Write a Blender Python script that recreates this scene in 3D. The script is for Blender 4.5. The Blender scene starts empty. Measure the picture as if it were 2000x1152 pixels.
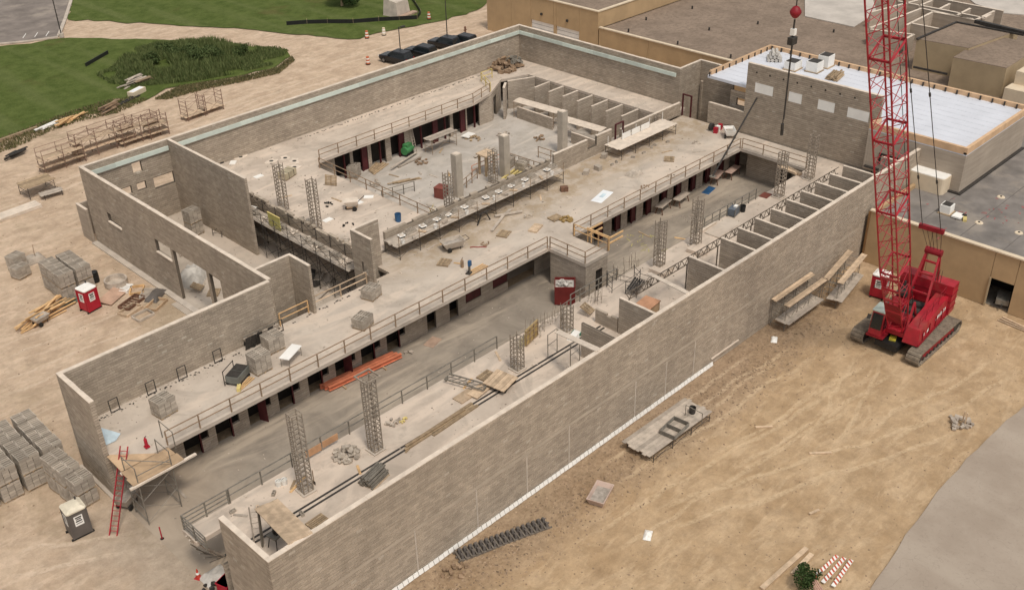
import bpy, math, random
from math import radians, sin, cos, pi, sqrt, atan2
from mathutils import Vector, Matrix
random.seed(7)
S = bpy.context.scene
COL = S.collection
# ---------------- camera (solved from the walls' vanishing lines; metres, x along the long front wall) ----------------
CAM = (-17.897, -36.228, 46.179); YAW, PITCH, ROLL, FPX = radians(45.5106), radians(31.0829), radians(-1.5180), 2048.43
def _axes():
    cy, sy, cp, sp = cos(YAW), sin(YAW), cos(PITCH), sin(PITCH)
    f = Vector((cy*cp, sy*cp, -sp)); r = Vector((sy, -cy, 0)); u = r.cross(f)
    c, s = cos(ROLL), sin(ROLL)
    return r*c+u*s, u*c-r*s, f
AR, AU, AF = _axes()
cd = bpy.data.cameras.new('camera'); cam = bpy.data.objects.new('camera', cd); COL.objects.link(cam)
cam.matrix_world = Matrix(((AR.x, AU.x, -AF.x, CAM[0]), (AR.y, AU.y, -AF.y, CAM[1]), (AR.z, AU.z, -AF.z, CAM[2]), (0, 0, 0, 1)))
cd.sensor_width = 36; cd.sensor_fit = 'HORIZONTAL'; cd.lens = 36*FPX/2000; cd.clip_start = .5; cd.clip_end = 3000
S.camera = cam
# ---------------- sky, sun, exposure ----------------
SUN_EL, SUN_AZ = radians(62), radians(250)     # azimuth measured from +x towards +y: the soft sun stands behind the camera's left shoulder
w = bpy.data.worlds.new('World'); S.world = w; w.use_nodes = True
nt = w.node_tree; bg = nt.nodes['Background']
sky = nt.nodes.new('ShaderNodeTexSky'); sky.sky_type = 'NISHITA'; sky.sun_disc = False
sky.sun_elevation = SUN_EL; sky.sun_rotation = pi/2-SUN_AZ; sky.dust_density = 4.0; sky.air_density = 1.0; sky.altitude = 300
hs = nt.nodes.new('ShaderNodeHueSaturation'); hs.inputs['Saturation'].default_value = .06      # a cloud-covered, nearly grey sky
nt.links.new(sky.outputs[0], hs.inputs['Color']); nt.links.new(hs.outputs[0], bg.inputs['Color'])
bg.inputs['Strength'].default_value = .11
sd = bpy.data.lights.new('sun', 'SUN'); sun = bpy.data.objects.new('sun', sd); COL.objects.link(sun)
sd.energy = 1.5; sd.angle = radians(10); sd.color = (1, .90, .76)
sun.rotation_euler = Vector((cos(SUN_AZ)*cos(SUN_EL), sin(SUN_AZ)*cos(SUN_EL), sin(SUN_EL))).to_track_quat('Z', 'Y').to_euler()
vs = S.view_settings; vs.view_transform = 'Standard'; vs.look = 'None'; vs.gamma = 1; vs.use_curve_mapping = False
vs.exposure = .22
# ---------------- helpers: pixels of the 2000x1152 photograph to points on a known plane ----------------
CV = Vector(CAM)
def _ray(px, py): return AF + AR*((px-1000)/FPX) - AU*((py-576)/FPX)
def P(px, py, z=0.):
    d = _ray(px, py); return CV+d*((z-CV.z)/d.z)
def PX(px, py, x):
    d = _ray(px, py); return CV+d*((x-CV.x)/d.x)
def PY(px, py, y):
    d = _ray(px, py); return CV+d*((y-CV.y)/d.y)
def proj(p):
    d = Vector(p)-CV; z = d.dot(AF); return 1000+FPX*d.dot(AR)/z, 576-FPX*d.dot(AU)/z
# ---------------- helpers: meshes and objects ----------------
class MB:
    def __init__(s): s.v = []; s.f = []
    def add(s, vs_, fs):
        o = len(s.v); s.v += [tuple(q) for q in vs_]; s.f += [tuple(i+o for i in f) for f in fs]; return s
    def box(s, x0, y0, z0, x1, y1, z1):
        return s.add([(x0,y0,z0),(x1,y0,z0),(x1,y1,z0),(x0,y1,z0),(x0,y0,z1),(x1,y0,z1),(x1,y1,z1),(x0,y1,z1)],
                     [(3,2,1,0),(4,5,6,7),(0,1,5,4),(1,2,6,5),(2,3,7,6),(3,0,4,7)])
    def cb(s, c, d, rz=0., rx=0., ry=0.):
        m = Matrix.Rotation(rz, 3, 'Z') @ Matrix.Rotation(ry, 3, 'Y') @ Matrix.Rotation(rx, 3, 'X'); c = Vector(c)
        h = [q/2 for q in d]
        vv = [c+m @ Vector((a*h[0], b*h[1], e*h[2])) for e in (-1, 1) for a, b in ((-1,-1),(1,-1),(1,1),(-1,1))]
        return s.add(vv, [(3,2,1,0),(4,5,6,7),(0,1,5,4),(1,2,6,5),(2,3,7,6),(3,0,4,7)])
    def bar(s, a, b, r, n=5, r2=None):
        a = Vector(a); b = Vector(b); r2 = r if r2 is None else r2
        d = (b-a).normalized(); t = Vector((0,0,1)) if abs(d.z) < .9 else Vector((1,0,0))
        x = d.cross(t).normalized(); y = d.cross(x)
        ring = [(x*cos(2*pi*i/n)+y*sin(2*pi*i/n)) for i in range(n)]
        return s.add([a+q*r for q in ring]+[b+q*r2 for q in ring], [(i, i+n, (i+1) % n+n, (i+1) % n) for i in range(n)]+[tuple(range(n)), tuple(range(2*n-1, n-1, -1))])
    def beam(s, a, b, wd, ht):
        a = Vector(a); b = Vector(b); d = (b-a).normalized(); t = Vector((0,0,1)) if abs(d.z) < .95 else Vector((0,1,0))
        x = d.cross(t).normalized()*wd/2; y = x.cross(d).normalized()*ht/2
        vv = [p+x*i+y*j for p in (a, b) for i, j in ((-1,-1),(1,-1),(1,1),(-1,1))]
        return s.add(vv, [(0,1,2,3),(7,6,5,4),(0,4,5,1),(1,5,6,2),(2,6,7,3),(3,7,4,0)])
    def prism(s, poly, z0, z1):
        n = len(poly); ar = sum(poly[i][0]*poly[(i+1) % n][1]-poly[(i+1) % n][0]*poly[i][1] for i in range(n))
        if ar < 0: poly = poly[::-1]
        return s.add([(p[0],p[1],z0) for p in poly]+[(p[0],p[1],z1) for p in poly],
                     [tuple(range(n-1,-1,-1)), tuple(range(n, 2*n))]+[(i,(i+1) % n,(i+1) % n+n,i+n) for i in range(n)])
    def sheet(s, poly, z):
        n = len(poly); ar = sum(poly[i][0]*poly[(i+1) % n][1]-poly[(i+1) % n][0]*poly[i][1] for i in range(n))
        if ar < 0: poly = poly[::-1]
        return s.add([(p[0],p[1],z) for p in poly], [tuple(range(n))])
    def lathe(s, prof, c=(0,0,0), n=12, sx=1., sy=1.):
        m = len(prof); c = Vector(c); vv = []
        for r, z in prof: vv += [(c.x+r*sx*cos(2*pi*i/n), c.y+r*sy*sin(2*pi*i/n), c.z+z) for i in range(n)]
        fs = [(k*n+i, k*n+(i+1) % n, (k+1)*n+(i+1) % n, (k+1)*n+i) for k in range(m-1) for i in range(n)]
        fs += [tuple(range(n-1,-1,-1)), tuple(range((m-1)*n, m*n))]
        return s.add(vv, fs)
    def hexa(s, bot, top):
        return s.add(list(bot)+list(top), [(3,2,1,0),(4,5,6,7),(0,1,5,4),(1,2,6,5),(2,3,7,6),(3,0,4,7)])
    def mesh(s, name, mat, smooth=False):
        me = bpy.data.meshes.new(name); me.from_pydata(s.v, [], s.f)
        if mat: me.materials.append(mat)
        if smooth: me.polygons.foreach_set('use_smooth', [True]*len(me.polygons))
        me.update(); return me
    def build(s, name, mat, parent=None, world=False, smooth=False):
        if parent is not None and world:
            inv = parent.matrix_basis.inverted(); s.v = [tuple(inv @ Vector(q)) for q in s.v]
        return inst(name, s.mesh(name, mat, smooth), parent)
def inst(name, me, parent=None, loc=(0,0,0), rz=0.):
    o = bpy.data.objects.new(name, me); COL.objects.link(o); o.parent = parent; o.location = loc
    if rz: o.rotation_euler = (0,0,rz)
    return o
def tag(o, label, cat, group=None):
    o['kind'] = 'thing'
    o['label'] = label; o['category'] = cat
    if group: o['group'] = group
    return o
def thing(name, label, cat, loc=(0,0,0), rz=0., group=None):
    o = bpy.data.objects.new(name, None); COL.objects.link(o); o.empty_display_size = .2
    o.matrix_basis = Matrix.Translation(Vector(loc)) @ Matrix.Rotation(rz, 4, 'Z')
    return tag(o, label, cat, group)
def struct(o, kind='structure'): o['kind'] = kind; return o
def dup(root, loc, rz=0., label=None, group=None):
    r = root.copy(); COL.objects.link(r); r.matrix_basis = Matrix.Translation(Vector(loc)) @ Matrix.Rotation(rz, 4, 'Z')
    if label: r['label'] = label
    if group: r['group'] = group
    for ch in list(root.children):
        c = ch.copy(); COL.objects.link(c); c.parent = r
        for g in list(ch.children):
            d = g.copy(); COL.objects.link(d); d.parent = c
    return r
# ---------------- materials ----------------
def lin(c):
    return tuple((q/255/12.92 if q/255 <= .04045 else ((q/255+.055)/1.055)**2.4) for q in c)+(1,)
class N:
    def __init__(s, name):
        s.m = bpy.data.materials.new(name); s.m.use_nodes = True; s.t = s.m.node_tree; s.b = s.t.nodes['Principled BSDF']
        s.pos = s.n('ShaderNodeNewGeometry').outputs['Position']
    def n(s, kind, **k):
        q = s.t.nodes.new(kind)
        for a, b in k.items(): setattr(q, a, b)
        return q
    def set(s, sock, val):
        if hasattr(val, 'links'): s.t.links.new(val, sock)
        else: sock.default_value = val
    def math(s, op, a, b=0., c=0., clamp=False):
        q = s.n('ShaderNodeMath', operation=op, use_clamp=clamp)
        for i, v in enumerate((a, b, c)): s.set(q.inputs[i], v)
        return q.outputs[0]
    def mix(s, f, a, b, mode='MIX'):
        q = s.n('ShaderNodeMix', data_type='RGBA', blend_type=mode); s.set(q.inputs[0], f); s.set(q.inputs[6], a); s.set(q.inputs[7], b); return q.outputs[2]
    def noise(s, scale, detail=4, rough=.55, vec=None, dist=0.):
        q = s.n('ShaderNodeTexNoise'); q.inputs['Scale'].default_value = scale; q.inputs['Detail'].default_value = detail; q.inputs['Roughness'].default_value = rough; q.inputs['Distortion'].default_value = dist
        s.t.links.new(vec if vec is not None else s.pos, q.inputs['Vector']); return q.outputs['Fac']
    def ramp(s, f, lo, hi, a=0., b=1.):
        q = s.n('ShaderNodeMapRange'); q.interpolation_type = 'SMOOTHSTEP'
        for i, v in enumerate((f, lo, hi, a, b)): s.set(q.inputs[i], v)
        return q.outputs[0]
    def grey(s, v):
        q = s.n('ShaderNodeCombineColor'); [s.set(q.inputs[i], v) for i in range(3)]; return q.outputs[0]
    def mapv(s, scale=(1,1,1), rot=0.):
        q = s.n('ShaderNodeMapping'); q.inputs['Scale'].default_value = scale; q.inputs['Rotation'].default_value = (0,0,rot); s.t.links.new(s.pos, q.inputs['Vector']); return q.outputs[0]
    def bump(s, h, strength=.4, dist=.05):
        q = s.n('ShaderNodeBump'); q.inputs['Strength'].default_value = strength; q.inputs['Distance'].default_value = dist
        s.t.links.new(h, q.inputs['Height']); s.t.links.new(q.outputs[0], s.b.inputs['Normal'])
    def xyz(s):
        q = s.n('ShaderNodeSeparateXYZ'); s.t.links.new(s.pos, q.inputs[0]); return q.outputs
    def out(s, col, rough=.85, metal=0., spec=.3):
        s.set(s.b.inputs['Base Color'], col); s.set(s.b.inputs['Roughness'], rough); s.b.inputs['Metallic'].default_value = metal
        s.b.inputs['Specular IOR Level'].default_value = spec; return s.m
def M(name, rgb, rough=.8, var=.2, scale=1.2, island=0., bump=0., metal=0., dirt=None, spec=.3, lit=True):
    n = N(name); c = (*rgb, 1) if not isinstance(rgb[0], int) else lin(rgb)
    a = n.noise(scale, 5, .6); v = n.ramp(a, .25, .75, 1-var, 1+var)
    if island:
        g = n.n('ShaderNodeNewGeometry').outputs['Random Per Island']; o = n.n('ShaderNodeObjectInfo').outputs['Random']
        r = n.math('FRACT', n.math('ADD', g, o)); v = n.math('MULTIPLY', v, n.ramp(r, 0, 1, 1-island, 1+island))
    col = n.mix(1., c, n.grey(v), 'MULTIPLY')
    if dirt:
        d = n.ramp(n.noise(scale*.45, 5, .65), dirt[1], dirt[1]+.15); col = n.mix(n.math('MULTIPLY', d, dirt[2]), col, (*dirt[0], 1))
    if bump: n.bump(n.noise(scale*14, 3), bump, .02)
    return n.out(col, rough, metal, spec)
CMU, TOPC, MORT = (.39,.325,.258), (.70,.60,.50), (.12,.098,.076)
def cmu_mat(name, base, island=.10):
    n = N(name)
    v = n.ramp(n.noise(.22, 5, .6), .3, .7, .92, 1.07)
    st = n.mapv((.8,.8,.12)); v = n.math('MULTIPLY', v, n.ramp(n.noise(1.1, 4, .6, st), .35, .7, .95, 1.05))
    v = n.math('MULTIPLY', v, n.ramp(n.noise(1., 3, .6, n.mapv((.3,.3,4.9))), .34, .66, .915, 1.08))
    g = n.n('ShaderNodeNewGeometry').outputs['Random Per Island']; o = n.n('ShaderNodeObjectInfo').outputs['Random']
    r = n.math('FRACT', n.math('ADD', g, o)); v = n.math('MULTIPLY', v, n.ramp(r, 0, 1, 1-island, 1+island))
    pale = n.math('MULTIPLY', n.ramp(r, .985, .99), .35)
    col = n.mix(1., (*base, 1), n.grey(v), 'MULTIPLY'); col = n.mix(pale, col, (.55,.5,.43,1))
    n.bump(n.noise(9, 4), .25, .02)
    return n.out(col, .92, 0, .15)
m_cmu = cmu_mat('block_grey', CMU); m_mort = M('mortar', MORT, .95, .12, 2)
m_cmu2 = cmu_mat('block_fresh', (.41,.345,.28), .08)
m_top = M('wall_top', (.66,.565,.47), .9, .14, 1.5)
m_steel = M('galvanised_steel', (.22,.20,.17), .55, .25, 3, metal=.3)
m_dark = M('dark_steel', (.045,.04,.036), .6, .3, 3)
m_rust = M('rusty_steel', (.16,.085,.055), .8, .35, 4)
m_rail = M('painted_rail', (.27,.185,.12), .6, .3, 2)
m_wood = M('plank_wood', (.52,.39,.27), .85, .22, 2.2, island=.18)
m_wood2 = M('fresh_lumber', (.62,.40,.20), .8, .2, 2, island=.15)
m_ply = M('plywood', (.50,.35,.22), .8, .2, 1.2, island=.15)
m_greyw = M('weathered_board', (.42,.36,.30), .9, .22, 2, island=.15)
m_pallet = M('pallet_wood', (.34,.25,.16), .9, .25, 3, island=.2)
m_black = M('black_plastic', (.02,.02,.02), .45, .2, 2)
m_white = M('white_paint', (.82,.80,.76), .6, .06, 1)
m_foam = M('foam_board', (.58,.645,.585), .7, .08, .8, island=.1)
m_red = M('red_paint', (.36,.014,.026), .42, .25, 1.1, spec=.45, dirt=((.27,.07,.055), .52, .6))
m_redp = M('red_plastic', (.40,.012,.03), .45, .12, 1.2, spec=.4)
m_orange = M('orange_primer', (.60,.20,.11), .6, .18, 2)
m_maroon = M('maroon_frame', (.085,.02,.022), .6, .2, 2)
m_door = M('dark_interior', (.03,.024,.02), .9, .2, 1)  # near-black, also used for the shade painted behind the cell doorways
m_conc = M('precast_concrete', (.50,.435,.37), .9, .14, 1.1, bump=.15)
m_concd = M('slab_edge_concrete', (.40,.37,.33), .9, .18, 1.3, bump=.15)
m_plastic = M('white_sheet', (.78,.80,.82), .5, .06, 1.5)
m_grey = M('grey_plastic', (.12,.105,.095), .55, .12, 1)
m_yel = M('yellow_paint', (.62,.50,.20), .6, .15, 2)
m_blue = M('blue_plastic', (.03,.10,.22), .5, .15, 2)
m_mortar = M('wet_mortar', (.36,.32,.28), .9, .25, 4, bump=.3)
m_rub = M('tyre_rubber', (.025,.023,.02), .85, .2, 3)
m_glass = M('dark_glass', (.012,.016,.018), .12, .05, 1, spec=.6)
m_cloth = M('tarpaulin', (.50,.47,.43), .75, .2, 2.5)
# ======================= GROUND =======================
TRACKS = [((1560,690),(1190,930),.24),((1720,720),(1420,900),.22),((1490,700),(1230,885),.22),((1700,700),(1600,870),.22),((1640,780),(1180,1060),.24),((1960,720),(1700,860),.25),((1860,830),(1300,1010),.25),
          ((0,690),(330,560),.25),((0,760),(300,640),.25),((560,170),(230,270),.3),((640,150),(320,265),.3),((500,190),(0,420),.3),((900,50),(640,130),.3),((20,1100),(250,1060),.25)]
def dist_mask(n, a, b, half):
    a = P(*a); b = P(*b); d = (b-a); L = d.length; d /= L
    x, y, z = n.xyz_
    dx = n.math('SUBTRACT', x, a.x); dy = n.math('SUBTRACT', y, a.y)
    t = n.math('ADD', n.math('MULTIPLY', dx, d.x), n.math('MULTIPLY', dy, d.y))
    s = n.math('ABSOLUTE', n.math('ADD', n.math('ADD', n.math('MULTIPLY', dx, -d.y), n.math('MULTIPLY', dy, d.x)), n.wob))
    s = n.math('ABSOLUTE', n.math('SUBTRACT', s, .95))
    m = n.ramp(s, half*.35, half, 1, 0)
    e = n.math('MULTIPLY', n.ramp(t, -1.5, 2.5), n.ramp(t, L-2.5, L+1.5, 1, 0))
    return n.math('MULTIPLY', m, e)
def ground_mat():
    n = N('dirt'); n.xyz_ = n.xyz(); x, y, z = n.xyz_
    n.wob = n.math('MULTIPLY', n.math('SUBTRACT', n.noise(.22, 2), .5), 1.6)
    big = n.noise(.045, 4, .55); det = n.noise(1.1, 10, .78); mid = n.noise(.35, 6, .62); fin = n.noise(3.2, 5, .7)
    sw = n.noise(.9, 6, .68, n.mapv((.35,1.1,1), .25), .5)
    # the yard by the crane is orange-tan, the left and far yards paler and pinker
    side = n.ramp(n.math('ADD', n.math('MULTIPLY', n.math('SUBTRACT', big, .5), 14), y), -4, 6)
    c1 = n.mix(n.ramp(mid, .3, .7), (.385,.265,.155,1), (.50,.36,.225,1)); c2 = n.mix(n.ramp(mid, .3, .72), (.45,.335,.24,1), (.565,.435,.32,1))
    col = n.mix(side, c1, c2)
    col = n.mix(n.math('MULTIPLY', n.ramp(sw, .48, .62), .5), col, n.mix(side, (.585,.435,.285,1), (.64,.50,.38,1)))
    col = n.mix(n.math('MULTIPLY', n.ramp(n.noise(.3, 7, .75, None, .4), .56, .72), .5), col, n.mix(side, (.25,.165,.10,1), (.33,.265,.19,1)))
    # disturbed darker soil along the foot of the front wall
    band = n.math('MULTIPLY', n.ramp(n.math('ADD', y, n.math('MULTIPLY', n.math('SUBTRACT', mid, .5), 6.)), -6.2, -2.2), n.ramp(y, .5, 1.5, 1, 0))
    band = n.math('MULTIPLY', band, n.math('MULTIPLY', n.ramp(x, -2, 6), n.ramp(x, 48, 62, 1, .2)))
    dk = n.mix(n.ramp(fin, .35, .65), (.16,.105,.065,1), (.33,.235,.155,1)); col = n.mix(n.math('MULTIPLY', band, .6), col, dk)
    # grey concrete dust around the open end of the building
    pad = n.math('MULTIPLY', n.ramp(n.math('ADD', x, n.math('MULTIPLY', n.math('SUBTRACT', mid, .5), 7)), -7, .5), n.math('MULTIPLY', n.ramp(y, 0, 5), n.ramp(y, 16, 22, 1, 0)))
    col = n.mix(n.math('MULTIPLY', pad, .85), col, n.mix(n.ramp(mid, .3, .7), (.32,.262,.205,1), (.42,.345,.27,1)))
    col = n.mix(1., col, n.grey(n.ramp(det, .3, .7, .84, 1.14)), 'MULTIPLY')
    ol = n.math('MULTIPLY', n.ramp(n.noise(.085, 6, .7, None, .6), .5, .64), n.math('MULTIPLY', side, n.ramp(x, 34, 24)))
    col = n.mix(n.math('MULTIPLY', ol, .5), col, (.285,.225,.145,1))
    tr = None
    for a, b, wd in TRACKS:
        q = dist_mask(n, a, b, wd); tr = q if tr is None else n.math('MAXIMUM', tr, q)
    tread = n.ramp(n.noise(2.6, 4, .7), .3, .62)
    tm = n.math('MULTIPLY', tr, tread); col = n.mix(n.math('MULTIPLY', tm, .6), col, n.mix(side, (.62,.47,.31,1), (.66,.53,.41,1)))
    col = n.mix(n.math('MULTIPLY', n.ramp(fin, .62, .75), .45), col, (.20,.14,.09,1))
    col = n.mix(n.math('MULTIPLY', n.ramp(fin, .36, .24), .4), col, (.62,.50,.38,1))
    h = n.math('ADD', n.math('MULTIPLY', mid, 1.), n.math('ADD', n.math('MULTIPLY', fin, .35), n.math('MULTIPLY', tm, -.2)))
    n.bump(n.math('ADD', h, n.math('MULTIPLY', det, .8)), .75, .16)
    return n.out(col, .95, 0, .1)
m_dirt = ground_mat()
def axis(lo, hi, step, ext):
    a = []; q = lo
    while q < hi: a.append(q); q += step
    a.append(hi); s = step
    left, right = [], []; l, r = lo, hi
    while s < ext:
        s *= 1.5; l -= s; r += s; left.insert(0, l); right.append(r)
    return left+a+right
from mathutils import noise as mnoise
gx = axis(-30, 70, .8, 400); gy = axis(-32, 64, .8, 400)
def gh(x, y):
    inside = (-.6 < x < 74 and -.6 < y < 55)
    if -2.6 < x < .5 and 3.5 < y < 20.5: return .045
    if inside: return 0.
    h = .05*mnoise.noise((x*.25, y*.25, 0))+.035*mnoise.noise((x*.8, y*.8, 3))
    if -5.5 < y < -.3 and 4 < x < 52:
        k = max(0, 1-abs(y+2.6)/2.6); h += k*(.10+.16*max(0, mnoise.noise((x*.6, y*.9, 7)))) 
    e = min(1, max(0, max(-.6-x, x-74, -.6-y, y-55))/2.)
    return h*e
vv = [(x, y, gh(x, y)-.02) for y in gy for x in gx]; nx = len(gx)
g = MB(); g.v = vv; g.f = [(j*nx+i, j*nx+i+1, (j+1)*nx+i+1, (j+1)*nx+i) for j in range(len(gy)-1) for i in range(nx-1)]
struct(g.build('ground', m_dirt, smooth=True))
# ---- lawns, track edge, car park, road ----
def edge(pts, jit=.5, step=1.6):
    out = []
    for i in range(len(pts)):
        a, b = Vector(pts[i]), Vector(pts[(i+1) % len(pts)]); L = (b-a).length; k = max(1, min(60, int(L/step)))
        for j in range(k):
            p = a.lerp(b, j/k); out.append((p.x+random.uniform(-jit, jit), p.y+random.uniform(-jit, jit)))
    return out
def lawn_mat():
    n = N('lawn'); st = n.noise(.9, 3, .5, n.mapv((.35,.03,1), .45)); a = n.noise(.5, 6, .7); f = n.noise(5, 4, .7)
    c = n.mix(n.ramp(a, .3, .7), (.070,.098,.024,1), (.122,.152,.045,1)); c = n.mix(n.math('MULTIPLY', n.ramp(st, .5, .7), .35), c, (.175,.19,.08,1))
    c = n.mix(n.math('MULTIPLY', n.ramp(n.noise(.09, 5, .65), .56, .7), .6), c, (.12,.10,.04,1)); c = n.mix(n.math('MULTIPLY', n.ramp(f, .4, .7), .4), c, (.045,.068,.018,1))
    n.bump(f, .8, .15); return n.out(c, .95, 0, .05)
m_lawn = lawn_mat()
def gp(*pts): return [tuple(P(*q)[:2]) for q in pts]
LAWN_A = gp((-420,190),(-60,96),(60,86),(118,76),(200,76),(330,80),(420,86),(520,92),(562,98),(572,110),(535,135),(470,148),(400,160),(330,172),(285,198),(230,205),(190,222),(120,226),(70,256),(0,276),(-120,330),(-420,430))
struct(MB().sheet(edge(LAWN_A, .45), .085).build('lawn', m_lawn))
far = [(190,330),(60,330)]
LAWN_B = gp((130,40),(230,44),(330,50),(420,54),(500,60),(560,66),(640,74),(700,78),(735,66),(790,56),(850,46),(905,30),(948,14))+[(135,110),(240,330),(60,330)]+gp((146,-30))
struct(MB().sheet(edge(LAWN_B, .45), .085).build('lawn', m_lawn))
m_lot = M('car_park_asphalt', (.205,.175,.155), .9, .25, .35, bump=.2, dirt=((.36,.31,.26), .52, .6))
lot = gp((-420,165),(-60,92),(50,82),(114,73),(128,38),(142,-6),(150,-40),(-420,-40))
struct(MB().sheet(lot, .09).build('car_park', m_lot))
def ribbon(mb, pts, wd, z0, z1):
    for a, b in zip(pts, pts[1:]):
        mb.beam((a[0], a[1], (z0+z1)/2), (b[0], b[1], (z0+z1)/2), wd, z1-z0)
kb = MB(); ribbon(kb, gp((-200,120),(-60,93),(50,83),(114,74.5)), .35, .02, .22); ribbon(kb, gp((115,72),(128,38),(142,-6)), .5, .02, .20)
struct(kb.build('kerb', m_conc))
pl = MB()
for q in ((-60,60),(-20,68),(45,76),(68,74),(90,72)):
    a = P(*q); b = P(q[0]+6, q[1]-9); pl.add([(a.x-.06,a.y,.096),(a.x+.06,a.y,.096),(b.x+.06,b.y,.096),(b.x-.06,b.y,.096)], [(0,1,2,3)])
struct(pl.build('parking_lines', m_white))
m_asph = N('road_asphalt')
def _asph():
    n = m_asph; a = n.noise(.25, 6, .65); f = n.noise(6, 3, .7); sw = n.noise(.2, 4, .55, n.mapv((1.6,.2,1), -.2))
    c = n.mix(n.ramp(a, .3, .7), (.325,.265,.212,1), (.395,.33,.27,1)); c = n.mix(n.math('MULTIPLY', n.ramp(sw, .5, .68), .5), c, (.43,.365,.30,1)); c = n.mix(n.math('MULTIPLY', n.ramp(f, .55, .7), .25), c, (.18,.15,.13,1))
    cr = n.ramp(n.math('ABSOLUTE', n.math('SUBTRACT', n.noise(.12, 3, .6, None, 1.5), .5)), .0, .002, 1, 0); c = n.mix(n.math('MULTIPLY', cr, .25), c, (.1,.085,.075,1))
    n.bump(f, .25, .03); return n.out(c, .9, 0, .2)
m_asph = _asph()
road = edge(gp((1688,1165),(1770,1045),(1850,938),(1925,858),(2005,790)), .08, 1.3)
road = road[:[i for i, q in enumerate(road) if q[0] == max(r[0] for r in road)][0]+1]+[(60,-19.5),(80,-22),(110,-30),(110,-70),(10,-70),(10,-26)]
struct(MB().sheet(road, .075).build('road', m_asph))
# ---- loose clods and stones along the wall foot and across the yards ----
m_clod = M('clods', (.30,.215,.145), .95, .3, 2, island=.35)
cl = MB(); rr = random.Random(3)
def stone(mb, x, y, z, s):
    h = [Vector((rr.uniform(.6,1)*s*cos(a), rr.uniform(.6,1)*s*sin(a), rr.uniform(-.1,.25)*s)) for a in (.3, 1.7, 3.1, 4.6)]
    c = Vector((x, y, z)); mb.add([c+q for q in h]+[c+Vector((0,0,s*rr.uniform(.4,.8))), c-Vector((0,0,s*.3))], [(0,1,4),(1,2,4),(2,3,4),(3,0,4)])
for i in range(5200):
    x = rr.uniform(6, 52); y = -abs(rr.gauss(2.6, 1.5))
    if y > -.45: continue
    stone(cl, x, y, gh(x, y)-.02, rr.choice((.03,.04,.05,.06,.08,.11)))
for i in range(2600):
    x = rr.uniform(0, 66); y = rr.uniform(-20, -3); stone(cl, x, y, gh(x, y)-.02, rr.choice((.02,.03,.03,.05,.08)))
for i in range(2200):
    x = rr.uniform(-14, 30); y = rr.uniform(20, 75)
    if x > -.5 and y < 24.2 or x > 15.5 and y < 55: continue
    stone(cl, x, y, gh(x, y)-.02, rr.choice((.03,.04,.05,.1)))
struct(cl.build('clods', m_clod), 'stuff')
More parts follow.
